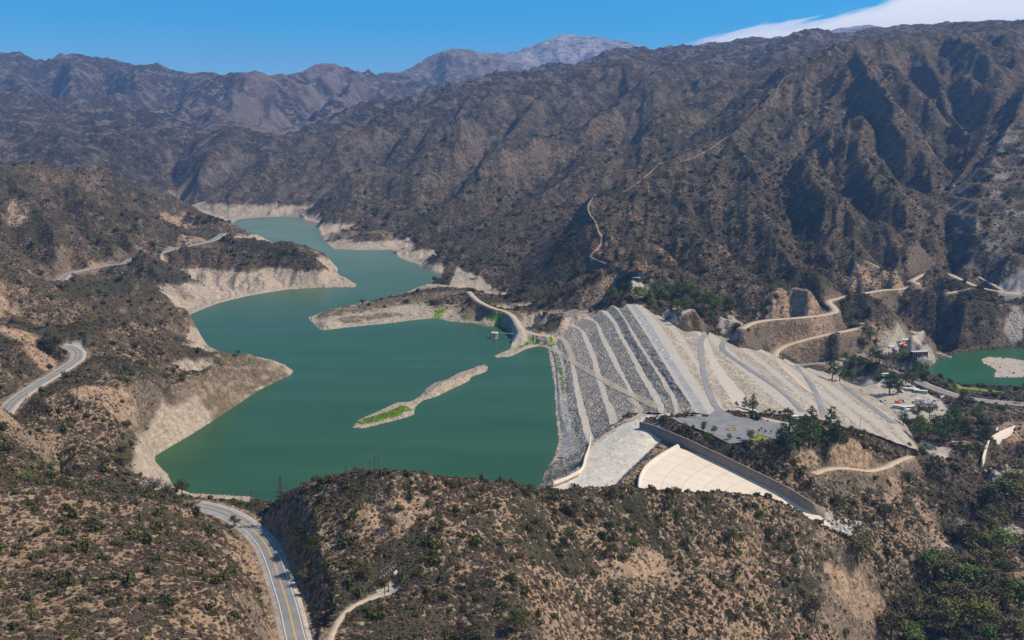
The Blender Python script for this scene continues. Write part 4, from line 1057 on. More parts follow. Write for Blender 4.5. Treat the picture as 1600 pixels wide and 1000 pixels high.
HAUL = dam_road('path', [(848,543),(868,548),(890,562),(910,574),(932,587),(955,601),(985,616),(1010,628),(1030,637)], 6.5, M_DIRT, 'haul road slanting up across the water face of the dam')
dam_road('path', [(868,527),(880,531),(889,544),(894,558),(898,568)], 5.5, M_DIRT, 'dirt road coming down the left abutment of the dam')
dam_road('path', [(982,622),(990,630),(1000,637),(1002,643),(994,652),(980,660)], 4.5, M_DIRT, 'short dirt road bending round the end of the dam')
dam_road('road', [(1104,521),(1097,528),(1095,540),(1096,556),(1100,584),(1108,612),(1118,634),(1128,644)], 6.0, M_ASPH, 'paved road down the right side of the crest')
dam_road('road', [(1166,523),(1145,528),(1131,534),(1128,543),(1136,553),(1150,563),(1180,583),(1212,604),(1238,625),(1256,645)], 6.5, M_ASPH, 'paved road slanting across the lower face of the dam')
dam_road('path', [(1215,560),(1221,570),(1240,589),(1258,606),(1270,615)], 8.0, M_DIRT, 'pale dirt road slanting across the dry face of the dam')
dam_road('road', [(1262,570),(1248,569),(1245,573),(1250,579),(1258,588),(1272,609),(1280,627),(1288,652)], 5.5, M_ASPH, 'paved road cutting straight down the dry face of the dam')
dam_road('road', [(1313,598),(1326,608),(1340,620),(1356,632),(1370,642),(1384,653),(1398,663)], 7.0, M_ASPH, 'paved road along the lowest terrace of the dam')
# car park
pk = [(1104,652),(1118,640),(1130,642),(1152,651),(1200,658),(1240,664),(1266,676),(1262,686),(1238,694),(1184,678),(1168,690),(1140,693),(1110,678),(1085,668),(1062,660),(1048,652),(1090,650)]
pp = np.array([at_z(u, v, 40.35) for u, v in pk])
bm = bmesh.new(); f = bm.faces.new([bm.verts.new(p) for p in pp]); bmesh.ops.triangulate(bm, faces=[f])
for f in bm.faces:
    if f.normal.z < 0: f.normal_flip()
me = bpy.data.meshes.new('parking_lot'); bm.to_mesh(me); bm.free(); me.materials.append(M_ASPH)
o = bpy.data.objects.new('pavement', me); COL.objects.link(o); structure(o); o['label'] = 'grey asphalt car park beside the spillway'

# ------------------------------------------------------------------ spillway
def m_conc(name, col, var=.12, streak=False, joints=None):
    m, nt, b = mat(name); g = G(nt); co = g.coord()
    c = g.ramp(g.noise(co, .14, 6, .7), (.25, tuple(x * (1 - 1.6 * var) for x in col)), (.5, col), (.8, tuple(min(.8, x * (1 + var)) for x in col)))
    if streak:
        mp = g.n('ShaderNodeMapping'); mp.inputs['Scale'].default_value = (.6, .6, .04); g.link(co, mp.inputs[0])
        c = g.mix(g.ramp(g.noise(mp.outputs[0], 1.0, 4, .7), (.42, 0.0), (.7, .6)), c, tuple(x * .6 for x in col))
    if joints:
        for an, per in joints:
            a = g.attr(an); fr = g.math('FRACT', g.math('MULTIPLY', a, per)); e = g.math('ABSOLUTE', g.math('SUBTRACT', fr, .5))
            c = g.mix(g.ramp(e, (.476, 0.0), (.488, .55)), c, tuple(x * .5 for x in col))
        # dust washed over the slabs
        c = g.mix(g.ramp(g.noise(co, .05, 5, .7), (.5, 0.0), (.7, .3)), c, (.52, .42, .31))
    g.link(c, b.inputs['Base Color']); b.inputs['Roughness'].default_value = .9; b.inputs['Specular IOR Level'].default_value = .15
    return m
M_SLAB = m_conc('spillway_slab', (.62, .535, .425), .07, False, (('su', 9.0), ('sv', 7.0)))
M_CONC = m_conc('weathered_shaded_concrete', (.30, .235, .175), .14, True)  # streaked; base darkened to carry the shade on the spillway's side wall
M_PALEC = m_conc('pale_concrete', (.60, .525, .43), .08)
SL = np.array([at_z(*p) for p in smooth_line(SPILL_L, 60)]); SR = np.array([at_z(*p) for p in smooth_line(SPILL_R, 60)])
spill = empty('spillway', tuple(sl[1]), 'broad pale concrete spillway chute between the car park and the near hill', 'spillway')
b0 = np.array(spill.location[:])
ns_, nt_ = 60, 40
tt = np.linspace(0, 1, nt_)[None, :, None]
i0 = 8
bow = (np.sin(np.pi * np.linspace(0, 1, nt_)))[None, :, None] * np.array([-9.0, 0, 0])[None, None]      # the crest bows upstream
fade = np.linspace(1, .5, ns_ - i0)[:, None, None]
V = SL[i0:, None] * (1 - tt) + SR[i0:, None] * tt + bow * fade
su = np.repeat(np.linspace(0, 1, ns_ - i0)[:, None], nt_, 1); sv_ = np.repeat(np.linspace(0, 1, nt_)[None], ns_ - i0, 0)
F_ = grid_faces(ns_ - i0, nt_)
mesh_obj('chute_floor', V.reshape(-1, 3) - b0, fix_up(F_, V), M_SLAB, spill, True, dict(su=su, sv=sv_))
# rounded crest sill along the upstream edge
E = V[0]; D_ = (SL[0] - SL[i0 + 2]); D_[2] = 0; D_ /= np.linalg.norm(D_)
prof = [(-.3, .02), (0.6, 1.0), (1.8, 1.7), (3.0, 1.9), (4.2, 1.6), (5.0, .8), (5.4, -1.0)]
W_ = np.stack([E + D_ * a + np.array([0, 0, b_]) for a, b_ in prof], 0)
mesh_obj('crest_sill', W_.reshape(-1, 3) - b0, fix_up(grid_faces(len(prof), nt_), W_), M_PALEC, spill, True)
def wall(name, P, hts, thick, material, parent, base, batter=.12, below=3.0):
    """wall with a coping along path P (bottom line), heights per point"""
    P = np.array(P); T = np.gradient(P, axis=0); T[:, 2] = 0; T /= np.linalg.norm(T, axis=1)[:, None]
    N = np.c_[T[:, 1], -T[:, 0], np.zeros(len(T))]; up = np.array([0, 0, 1.0])
    hts = np.broadcast_to(np.array(hts, float), (len(P),))[:, None]
    rows = [P - up * below, P + up * hts - N * batter * hts, P + up * hts - N * (batter * hts + thick), P - up * below - N * (batter * hts + thick)]
    V_ = np.stack(rows, 0)
    f = grid_faces(4, len(P))
    o = mesh_obj(name, V_.reshape(-1, 3) - base, f, material, parent)
    me = o.data; bm = bmesh.new(); bm.from_mesh(me)
    n = len(P)
    bm.verts.ensure_lookup_table()
    for e_ in (0, n - 1): bm.faces.new([bm.verts[r_ * n + e_] for r_ in range(4)])
    bmesh.ops.recalc_face_normals(bm, faces=bm.faces); bm.to_mesh(me); bm.free()
    return o
WL = [(1001,667,34),(1008,670,33.8),(1020,674,33.6)] + SPILL_L[1:6] + [(1288,806,8)]
WP = np.array([at_z(*p) for p in smooth_line(WL, 80)])
hh_ = np.interp(np.linspace(0, 1, 80), [0, .03, .12, .25, .45, .75, .93, 1], [4.2, 5.0, 6.0, 6.8, 7.0, 7.0, 6.8, 4.6])
wall('side_wall', WP[::-1], hh_[::-1], 1.0, M_CONC, spill, b0, .1)
RP = np.array([at_z(*p) for p in smooth_line(SPILL_R, 50)])[10:]
wall('side_wall', RP, 2.0, .8, M_CONC, spill, b0, .05)
# land kept below the slabs and behind the walls was set with the terrain
cw = empty('parapet_wall', at_z(905, 735, 24), 'low white kerb wall between the lake bank and the spillway approach', 'wall')
q = np.array([at_z(*p) for p in smooth_line([(921,684,20),(919,700,22),(913,716,23.5),(908,733,25),(890,745,26),(862,756,27)], 40)])
wall('wall_panel', q, np.linspace(2.0, 1.6, 40), 1.2, M_PALEC, cw, np.array(cw.location[:]), .1, 2.0)

# bright green weeds along the waterline of the dam and on the near end of the island
# ------------------------------------------------------------------ plants
def m_leaf(name, stops, rough=.9):
    m, nt, b = mat(name); g = G(nt)
    oi = g.n('ShaderNodeObjectInfo'); co = g.coord()
    f = g.math('ADD', g.math('MULTIPLY', oi.outputs['Random'], .7), g.math('MULTIPLY', g.noise(co, 1.4, 2), .6))
    f = g.math('SUBTRACT', f, .12)
    c = g.ramp(f, *stops)
    g.link(c, b.inputs['Base Color']); b.inputs['Roughness'].default_value = rough; b.inputs['Specular IOR Level'].default_value = .08
    return m
L_DEAD = m_leaf('dry_brush_leaves', ((.0, (0.080, 0.052, 0.041)), (.35, (0.136, 0.093, 0.070)), (.65, (0.192, 0.136, 0.108)), (1.0, (0.104, 0.072, 0.043))))
L_OLIVE = m_leaf('olive_brush_leaves', ((.0, (0.069, 0.064, 0.027)), (.4, (0.112, 0.098, 0.043)), (.75, (0.143, 0.115, 0.057)), (1.0, (0.075, 0.077, 0.035))))
L_DARK = m_leaf('dark_shrub_leaves', ((.0, (0.041, 0.046, 0.018)), (.5, (0.070, 0.076, 0.029)), (1.0, (0.113, 0.108, 0.043))))
L_GREEN = m_leaf('green_leaves', ((.0, (0.058, 0.096, 0.024)), (.5, (0.102, 0.152, 0.036)), (1.0, (0.174, 0.207, 0.053))))
L_PINE = m_leaf('pine_needles', ((.0, (.033, .060, .026)), (.5, (.060, .096, .036)), (1.0, (.098, .132, .050))))
L_YEL = m_leaf('yellowish_leaves', ((.0, (.10, .11, .03)), (.5, (.16, .15, .045)), (1.0, (.13, .10, .04))))
L_BLUE = m_leaf('blue_green_needles', ((.0, (.040, .060, .048)), (.5, (.075, .095, .078)), (1.0, (.11, .13, .11))))
L_GREY = m_leaf('bare_grey_twigs', ((.0, (.14, .115, .10)), (.5, (.20, .17, .15)), (1.0, (.16, .13, .10))))
M_BARK = plain('bark', (.11, .08, .058), .95, .3, 3)
M_BARKG = plain('pale_bark', (.25, .21, .17), .95, .3, 3)

def leaf_cards(centres, radii, n_per, size, seed, flat=.8):
    """many small bent leaf sprays scattered through clumps; returns verts, faces"""
    r = np.random.default_rng(seed)
    Vs, Fs = [], []
    k = 0
    for c, rad in zip(centres, radii):
        n = max(4, int(n_per * rad * rad))
        d = r.normal(size=(n, 3)); d /= np.linalg.norm(d, axis=1)[:, None]
        d[:, 2] *= flat
        p = np.array(c) + d * rad * (r.random((n, 1)) ** .4)
        nrm = d * .8 + r.normal(size=(n, 3)) * .55 + np.array([0, 0, .35]); nrm /= np.linalg.norm(nrm, axis=1)[:, None]
        t = np.cross(nrm, r.normal(size=(n, 3))); t /= np.linalg.norm(t, axis=1)[:, None]
        bt = np.cross(nrm, t)
        s = size * (.55 + .9 * r.random((n, 1)))
        q = np.stack([p - t * s, p - bt * s * .7, p + t * s, p + bt * s * .7 + nrm * s * .3], 1)
        Vs.append(q.reshape(-1, 3)); Fs.append(np.arange(4 * n).reshape(n, 4) + k); k += 4 * n
    return np.concatenate(Vs), np.concatenate(Fs)
def shrub_mesh(name, seed, m, h=.75, n=5, card=.22, dens=62):
    """a low irregular bush one metre in radius, foot a little below ground"""
    r = np.random.default_rng(seed)
    cs, rs = [], []
    for i in range(n):
        a = r.random() * 6.283; d = .55 * math.sqrt(r.random())
        cs.append((d * math.cos(a), d * math.sin(a), h * (.25 + .45 * r.random()))); rs.append(.34 + .26 * r.random())
    V, F_ = leaf_cards(cs, rs, dens, card, seed, .85)
    V[:, 2] = np.maximum(V[:, 2], -.12)
    me = bpy.data.meshes.new(name)
    me.from_pydata([tuple(v) for v in V.tolist()], [], [tuple(f) for f in F_.tolist()]); me.materials.append(m)
    return me
SHRUBS = [shrub_mesh('dry_bush', 1, L_DEAD, .62, 5), shrub_mesh('olive_bush', 2, L_OLIVE, .8, 6), shrub_mesh('dark_bush', 3, L_DARK, 1.0, 6, .2, 80), shrub_mesh('dry_bush', 4, L_DEAD, .55, 6, .18), shrub_mesh('twiggy_bush', 5, L_GREY, .7, 5, .13, 60)]

# where brush may grow, and how thick
slope_n = np.sqrt(sum(q * q for q in grad(H)))
in_dam = inside(dam_p, X, Yy); sp_poly = np.r_[sl[:, :2], sr[::-1, :2]]
pk_poly = pp[:, :2]
barren = np.clip(PALE * 1.15, 0, 1)
cover = (1 - barren) * (1 - np.clip(GREEN * 1.5, 0, 1)) * (1 - DUST) * (1 - sstep(.7, .97, GW)) * (1 - .6 * np.clip(BARE, 0, 1)) * (1 - .9 * ROCKW) * (1 - .86 * DRYG)
cover *= (~LAKE_M) & (~POOL_M) & (~in_dam) & (~inside(sp_poly, X, Yy)) & (~inside(pk_poly, X, Yy)) & (~inside(app[:, :2], X, Yy)) & (H > .6 - 200 * dry_low)
clump = fbm(X / 22, Yy / 22, 500, 3)
cover = cover * np.clip(.62 + .5 * clump + .25 * VEG, .12, 1.0) * (1 - .75 * sstep(1.1, 1.8, slope_n))
view = (PU > -90) & (PU < 1690) & (PV < 1075)
cell = R * R * DS * DT
RMAX = 3300.0
size_at = 1.25 + 1.1 * sstep(450, 1300, R) + 1.9 * sstep(1300, 3000, R)                   # far ones drawn as larger clumps
want = cover * view * (R < RMAX) * (1.75 - .95 * sstep(500, 1000, R)) * cell / (math.pi * (size_at * .75) ** 2) * (1 - .5 * sstep(900, RMAX, R))
cnt = rng.poisson(np.clip(want, 0, 6))
ii, jj = np.nonzero(cnt); ii = np.repeat(ii, cnt[ii, jj]); jj = np.repeat(jj, np.maximum(cnt, 0)[np.nonzero(cnt)])
ss = S0 + (ii + rng.random(len(ii)) - .5) * DS; th = TH0 + (jj + rng.random(len(jj)) - .5) * DT
bxp = np.exp(ss) * np.sin(th); byp = np.exp(ss) * np.cos(th); bzp = height(bxp, byp)
rr = np.exp(ss)
u1 = rng.random(len(rr)); base_sz = np.interp(rr, [300, 450, 1300, 3000], [1.3, 1.3, 2.4, 4.2])
sc = base_sz * (.42 + .75 * u1 ** 2.2 + 1.1 * (u1 > .965) * rng.random(len(rr)) + .9 * (u1 > .992))
veg_v = fbm(bxp / 70, byp / 70, 520, 3)
kd = rng.random(len(rr)) + .28 * veg_v
kind = np.where(kd < .50, 0, np.where(kd < .68, 3, np.where(kd < .86, 1, np.where(kd < .93, 2, 4))))
kind = np.where((sc > 1.5 * base_sz) & (kind != 4), np.where(rng.random(len(rr)) < .7, 2, 1), kind)
# the largest near ones become shrubs of their own, the rest is one mass
size_px = sc * F / rr
order = np.argsort(-size_px * (rr < 760) * (kind != 4) * (PV[ii, jj] < 1000) * (PU[ii, jj] > 0) * (PU[ii, jj] < 1600))
own = order[:210]
massmask = np.ones(len(rr), bool); massmask[own] = False
KN = [('dry grey brown brush', 'shrub'), ('olive brown brush', 'shrub'), ('dark green rounded shrub', 'shrub'), ('dry grey brown brush', 'shrub'), ('grey twigs', 'shrub')]
def where_words(u, v):
    if u < 430: return 'on the sunny slope left of the highway'
    if u < 640: return 'on the near hill round the power poles'
    if u < 860: return 'on the near hill below the lake view'
    if u < 1180: return 'on the rocky near slope in front of the spillway'
    if v > 800: return 'on the near slope running down to the stream canyon'
    return 'on the brown hillside behind the spillway'
proto = {}
for q in own:
    k = int(kind[q]); u, v = PU[ii[q], jj[q]], PV[ii[q], jj[q]]
    o = bpy.data.objects.new('shrub', SHRUBS[k]) if k not in proto else proto[k].copy()
    proto.setdefault(k, o)
    COL.objects.link(o); o.location = (bxp[q], byp[q], bzp[q] - .05)
    o.rotation_euler = (0, 0, float(rng.random() * 6.28)); s_ = float(sc[q]); o.scale = (s_, s_ * .9, s_ * .95)
    ww = where_words(u, v)
    tag(o, KN[k][0] + ' ' + ww, 'shrub', KN[k][0] + ' ' + ww)
print('brush points', massmask.sum(), 'own', len(own))
for k in range(5):
    if k not in proto:
        q = int(np.nonzero(kind == k)[0][0]); massmask[q] = False
        o = bpy.data.objects.new('shrub', SHRUBS[k]); COL.objects.link(o); o.location = (bxp[q], byp[q], bzp[q]); o.scale = (float(sc[q]),) * 3
        tag(o, KN[k][0] + ' standing alone in the low brush', 'shrub', KN[k][0] + ' in the low brush'); proto[k] = o
sel = np.nonzero(massmask)[0]
me = bpy.data.meshes.new('brush'); me.vertices.add(len(sel))
me.vertices.foreach_set('co', np.stack([bxp[sel], byp[sel], bzp[sel] - .05 * sc[sel]], -1).astype(np.float32).ravel())
for an, av in (('scl', sc[sel]), ('rot', rng.random(len(sel)) * 6.283)):
    a = me.attributes.new(an, 'FLOAT', 'POINT'); a.data.foreach_set('value', av.astype(np.float32))
a = me.attributes.new('sort', 'INT', 'POINT'); a.data.foreach_set('value', kind[sel].astype(np.int32))
brush = bpy.data.objects.new('brush', me); COL.objects.link(brush); stuff(brush); brush['label'] = 'low chaparral brush covering the hills'
ng = bpy.data.node_groups.new('brush_scatter', 'GeometryNodeTree')
ng.interface.new_socket('Geometry', in_out='INPUT', socket_type='NodeSocketGeometry'); ng.interface.new_socket('Geometry', in_out='OUTPUT', socket_type='NodeSocketGeometry')
N_ = ng.nodes; gi = N_.new('NodeGroupInput'); go = N_.new('NodeGroupOutput'); join = N_.new('GeometryNodeJoinGeometry')
def named(nm, tp='FLOAT'):
    nd = N_.new('GeometryNodeInputNamedAttribute'); nd.data_type = tp; nd.inputs['Name'].default_value = nm; return nd.outputs['Attribute']
for k in range(5):
    ip = N_.new('GeometryNodeInstanceOnPoints'); oi = N_.new('GeometryNodeObjectInfo'); oi.inputs['Object'].default_value = proto[k]; oi.transform_space = 'ORIGINAL'
    cmp_ = N_.new('FunctionNodeCompare'); cmp_.data_type = 'INT'; cmp_.operation = 'EQUAL'
    ints = [s for s in cmp_.inputs if s.type == 'INT']
    ng.links.new(named('sort', 'INT'), ints[0]); ints[1].default_value = k
    ng.links.new(gi.outputs[0], ip.inputs['Points']); ng.links.new(cmp_.outputs[0], ip.inputs['Selection']); ng.links.new(oi.outputs['Geometry'], ip.inputs['Instance'])
    cx = N_.new('ShaderNodeCombineXYZ'); ng.links.new(named('rot'), cx.inputs[2])
    er = N_.new('FunctionNodeEulerToRotation'); ng.links.new(cx.outputs[0], er.inputs[0]); ng.links.new(er.outputs[0], ip.inputs['Rotation'])
    ng.links.new(named('scl'), ip.inputs['Scale'])
    ng.links.new(ip.outputs[0], join.inputs[0])
ng.links.new(join.outputs[0], go.inputs[0])
md = brush.modifiers.new('scatter', 'NODES'); md.node_group = ng

# ------------------------------------------------------------------ trees
def tube(V, Fc, path, radii, seg=6):
    """tapered tube along a path"""
    path = [Vector(p) for p in path]; base = len(V)
    for i, p in enumerate(path):
        d = (path[min(i + 1, len(path) - 1)] - path[max(i - 1, 0)]).normalized()
        a = d.orthogonal().normalized(); b_ = d.cross(a)
        for k in range(seg):
            an = 2 * math.pi * k / seg
            V.append(tuple(p + (a * math.cos(an) + b_ * math.sin(an)) * radii[i]))
    for i in range(len(path) - 1):
        for k in range(seg):
            k2 = (k + 1) % seg
            Fc.append((base + i * seg + k, base + i * seg + k2, base + (i + 1) * seg + k2, base + (i + 1) * seg + k))
def tree_meshes(kind, seed, leafm, barkm):
    """trunk and crown meshes, both for a tree one unit tall"""
    r = random.Random(seed); V, Fc = [], []; cs, rs = [], []
    if kind == 'round':
        top = Vector((r.uniform(-.04, .04), r.uniform(-.04, .04), .42))
        tube(V, Fc, [(0, 0, -.06), (top.x * .4, top.y * .4, .2), top], [.035, .026, .02])
        for i in range(7):
            a = i * 2.4 + r.random(); l = r.uniform(.14, .27); z = r.uniform(.44, .80)
            tip = Vector((l * math.cos(a), l * math.sin(a), z))
            tube(V, Fc, [top * .8, top.lerp(tip, .6) + Vector((0, 0, .03)), tip], [.016, .01, .005], 5)
            cs.append(tip); rs.append(r.uniform(.13, .2))
        cs += [Vector((r.uniform(-.08, .08), r.uniform(-.08, .08), z)) for z in (.6, .72, .86)]; rs += [.2, .2, .14]
        n, s = 3400, .026
    elif kind == 'pine':
        tube(V, Fc, [(0, 0, -.05), (.01, 0, .5), (0, .01, .97)], [.028, .018, .004])
        for i in range(26):
            z = .16 + .8 * i / 26 + r.uniform(-.02, .02); a = i * 2.39996 + r.uniform(-.4, .4)
            l = (.20 * (1 - (max(0, z - .2) / .8) ** 1.4) + .02) * r.uniform(.65, 1.15)
            tip = Vector((l * math.cos(a), l * math.sin(a), z + .02))
            tube(V, Fc, [(0, 0, z - .02), tip], [.008, .003], 4)
            cs.append(tip * .95 + Vector((0, 0, .01))); rs.append(max(.045, l * .52)); 
            if i % 2: cs.append(Vector((tip.x * .45, tip.y * .45, z))); rs.append(max(.04, l * .45))
        n, s = 9000, .017
    elif kind == 'fir':
        tube(V, Fc, [(0, 0, -.05), (0, 0, .5), (0, 0, .98)], [.022, .014, .003])
        for i in range(40):
            z = .14 + .84 * i / 40; a = i * 2.39996
            l = (.24 * (1 - z) + .012) * r.uniform(.6, 1.2)
            for q in (.4, .75, 1.0):
                cs.append(Vector((l * q * math.cos(a), l * q * math.sin(a), z - .03 * q))); rs.append(max(.018, .032 * (1.2 - z)))
            tube(V, Fc, [(0, 0, z), (l * math.cos(a), l * math.sin(a), z - .03)], [.006, .002], 4)
        n, s = 12000, .012
    else:   # spreading pine with an open flat-sided crown
        top = Vector((.03, .02, .6)); tube(V, Fc, [(0, 0, -.05), (.01, .02, .3), top, (.02, .0, .85)], [.03, .022, .016, .006])
        for i in range(13):
            z = .30 + .6 * i / 13; a = i * 2.39996 + r.uniform(-.5, .5); l = r.uniform(.14, .30) * (1.1 - .6 * abs(z - .55) / .45)
            tip = Vector((l * math.cos(a), l * math.sin(a), z + .06)); tube(V, Fc, [(0.01, .01, z - .05), tip], [.011, .004], 4)
            cs.append(tip); rs.append(r.uniform(.09, .16)); cs.append(tip * .55 + Vector((0, 0, z * .45 + .03))); rs.append(.09)
        cs.append(Vector((.02, 0, .92))); rs.append(.1)
        n, s = 4200, .023
    tm = bpy.data.meshes.new('trunk'); tm.from_pydata(V, [], Fc); tm.materials.append(barkm)
    V2, F2 = leaf_cards([tuple(c) for c in cs], rs, n, s, seed, .85)
    cm_ = bpy.data.meshes.new('crown'); cm_.from_pydata([tuple(v) for v in V2.tolist()], [], [tuple(f) for f in F2.tolist()]); cm_.materials.append(leafm)
    return tm, cm_
TM = {'broad': [tree_meshes('round', 11, L_GREEN, M_BARK), tree_meshes('round', 12, L_DARK, M_BARK)], 'pine': [tree_meshes('pine', 21, L_PINE, M_BARK), tree_meshes('pine', 22, L_PINE, M_BARK)],
      'fir': [tree_meshes('fir', 31, L_BLUE, M_BARK)], 'spread': [tree_meshes('spread', 41, L_GREEN, M_BARK), tree_meshes('spread', 42, L_PINE, M_BARK), tree_meshes('spread', 43, L_GREEN, M_BARK)],
      'yellow': [tree_meshes('round', 51, L_YEL, M_BARKG)], 'olive': [tree_meshes('round', 61, L_DARK, M_BARK), tree_meshes('round', 62, L_OLIVE, M_BARK)], 'sage': [tree_meshes('round', 81, L_OLIVE, M_BARK)], 'bare': [tree_meshes('round', 71, L_GREY, M_BARKG)]}
TREE_PROTO = {}
def plant(kind, u, v, px_h, label, group=None, wide=1.0, name='tree', yr=(200, 3000), p=None):
    """a tree whose foot is seen at (u, v) and whose height is px_h pixels there"""
    if p is None: p = shit(u, v, *yr)
    if kind in ('spread', 'broad', 'olive', 'pine'): i = rng.integers(len(TM[kind]))
    else: i = 0
    dist = Vector((p.x, p.y, p.z - HC)).length
    hgt = px_h * dist / F / .97
    key = (kind, int(i))
    tm, cm_ = TM[kind][i]
    if key not in TREE_PROTO:
        o = bpy.data.objects.new(name, None); t = bpy.data.objects.new('trunk', tm); c = bpy.data.objects.new('crown', cm_)
        TREE_PROTO[key] = (o, t, c)
    else:
        o, t, c = (q.copy() for q in TREE_PROTO[key]); o.name = name
    for q in (o, t, c): COL.objects.link(q)
    t.parent = o; c.parent = o
    o.location = p; o.rotation_euler = (0, 0, float(rng.random() * 6.28)); o.scale = (hgt * wide, hgt * wide, hgt)
    for a in ('group',):
        if a in o: del o[a]
    tag(o, label, 'tree', group)
    return o
# pines on the knoll by the car park
for (u, v, h_, w_, lab) in ((1232, 702, 50, 1.15, 'bushy dark pine nearest the green lawn on the knoll'), (1248, 704, 46, 1.0, 'dark pine between its taller neighbours on the knoll'), (1264, 700, 57, 1.0, 'tallest dark pine of the knoll left of the brown roof'),
                            (1295, 697, 52, 1.1, 'dense dark pine right of the brown roofed house'), (1220, 694, 24, 1.2, 'small dark pine at the edge of the green lawn'), (1303, 692, 28, 1.3, 'short dark pine at the right end of the knoll pines')):
    plant('pine', u, v, h_ * 1.16, lab, 'pines on the knoll', w_ * 1.05)
for (u, v, h_, w_, lab) in ((1164, 639, 20, 1.2, 'smaller of the two dark pines beyond the car park'), (1176, 643, 29, 1.15, 'taller of the two dark pines beyond the car park')):
    plant('pine', u, v, h_, lab, None, w_)
plant('broad', 1151, 637, 10, 'tiny round tree left of the two pines beyond the car park', None, 1.0)
for (u, v, h_, kd_, lab) in ((1082, 672, 9, 'broad', 'small green tree nearest the gatehouse on the bank'), (1099, 676, 17, 'spread', 'broad crowned small tree on the bank above the spillway wall'), (1115, 680, 16, 'broad', 'small bright green tree on the bank beside the yellow frame'),
                             (1140, 690, 14, 'broad', 'small dark tree on the bank beside the blue car'), (1172, 692, 21, 'yellow', 'pale yellowish tree at the corner of the lawn'), (1172, 704, 17, 'olive', 'dark shrubby tree below the corner of the lawn'),
                             (1071, 674, 14, 'olive', 'round dark bush hugging the bank nearest the gatehouse'), (1106, 694, 19, 'olive', 'round dark bush on the bank behind the wall')):
    plant(kd_, u, v, h_, lab, None, 1.35 if kd_ == 'olive' else 1.1)
for (u, v, h_) in ((1196, 647, 7), (1202, 646, 8), (1210, 648, 8), (1218, 650, 9), (1226, 650, 12), (1232, 651, 14), (1206, 649, 6)):
    plant('olive', u, v, h_, 'low bush in the row along the far edge of the car park', 'bushes along the car park', 1.3)
for (u, v, h_) in ((1186, 676, 6), (1196, 677, 6), (1205, 678, 6), (1216, 680, 8), (1190, 672, 5)):
    plant('broad', u, v, h_, 'young tree standing on the small green lawn', 'young trees on the lawn', 1.0)
for (u, v, h_, w_) in ((1190, 704, 14, 1.6), (1205, 708, 13, 1.6), (1215, 712, 11, 1.5), (1228, 722, 10, 1.3), (1214, 740, 12, 1.5), (1232, 742, 11, 1.5), (1256, 738, 12, 1.4), (1338, 682, 13, 1.4), (1350, 685, 14, 1.5), (1328, 680, 11, 1.5), (1360, 688, 12, 1.5), (1310, 690, 14, 1.6), (1320, 690, 13, 1.5), (1380, 800, 14, 1.5), (1305, 790, 18, 1.5), (1315, 795, 16, 1.5), (1388, 810, 22, 1.4), (1330, 815, 10, 1.4)):
    plant('olive', u, v, h_, 'round dark oak scrub on the knoll and the canyon slope under it', 'oak scrub round the knoll', w_)
# trees round the tank and above the right abutment
for (u, v, h_, w_) in ((958, 472, 24, 1.4), (950, 470, 18, 1.3), (992, 466, 18, 1.3), (1000, 470, 22, 1.3), (1012, 472, 20, 1.3), (1022, 466, 22, 1.3), (1018, 482, 18, 1.3), (1024, 490, 15, 1.3), (1040, 470, 17, 1.3), (1050, 462, 18, 1.3), (1062, 465, 20, 1.2),
                       (1070, 460, 22, 1.2), (1080, 468, 24, 1.3), (1058, 484, 18, 1.4), (1072, 484, 20, 1.4), (1090, 480, 22, 1.3), (1100, 482, 26, 1.35), (1110, 485, 28, 1.4), (1120, 486, 24, 1.4), (1134, 487, 24, 1.4), (1144, 484, 16, 1.4), (1048, 492, 15, 1.3), (1060, 500, 17, 1.2),
                       (984, 455, 14, 1.4), (972, 452, 12, 1.3), (1030, 450, 12, 1.3), (1065, 447, 16, 1.0), (1045, 503, 12, 1.3), (1096, 496, 14, 1.4), (1112, 500, 13, 1.4), (975, 440, 10, 1.5), (1014, 442, 14, 1.4)):
    plant(('spread', 'broad')[int(rng.random() < .35)], u, v, h_, 'green tree in the grove above the right end of the dam crest', 'grove above the dam crest', w_, yr=(900, 1700))
plant('olive', 1122, 524, 13, 'spreading tree at the top of the road bend on the dam', None, 1.6)
plant('yellow', 1170, 522, 10, 'small pale tree by the junction above the dam', None, 1.0)
# works yard and house
for (u, v, h_, w_, kd_, lab) in ((1390, 618, 32, 1.25, 'spread', 'tall dark pine with a long shadow at the edge of the yard'), (1402, 616, 22, 1.2, 'spread', 'shorter dark pine beside the tall one in the yard'),
                           (1300, 596, 32, 1.0, 'spread', 'tall grey green tree at the bend by the lowest road'), (1312, 596, 24, 1.0, 'spread', 'grey green tree beside the tall one at the bend'),
                           (1432, 655, 24, 1.3, 'broad', 'bright round tree behind the long trailers'), (1452, 655, 24, 1.1, 'bare', 'purplish leafless tree in the yard corner'), (1492, 668, 30, 1.25, 'broad', 'big round dark tree left of the small pond'), (1527, 668, 32, 1.1, 'broad', 'big dark tree right of the small pond'),
                           (1436, 690, 38, 1.15, 'spread', 'tall pine above the bare shaded ground'), (1468, 698, 44, 1.2, 'spread', 'tallest pine in front of the house'), (1484, 688, 34, 1.2, 'spread', 'green pine touching the long brown roof'), (1411, 664, 18, 1.4, 'spread', 'low dark pine at the foot of the dam'),
                           (1536, 692, 26, 1.2, 'broad', 'dark tree at the right gable of the house'), (1542, 698, 24, 1.0, 'olive', 'tall dark shrubby tree against the curved wall')):
    plant(kd_, u, v, h_, lab, None, w_)
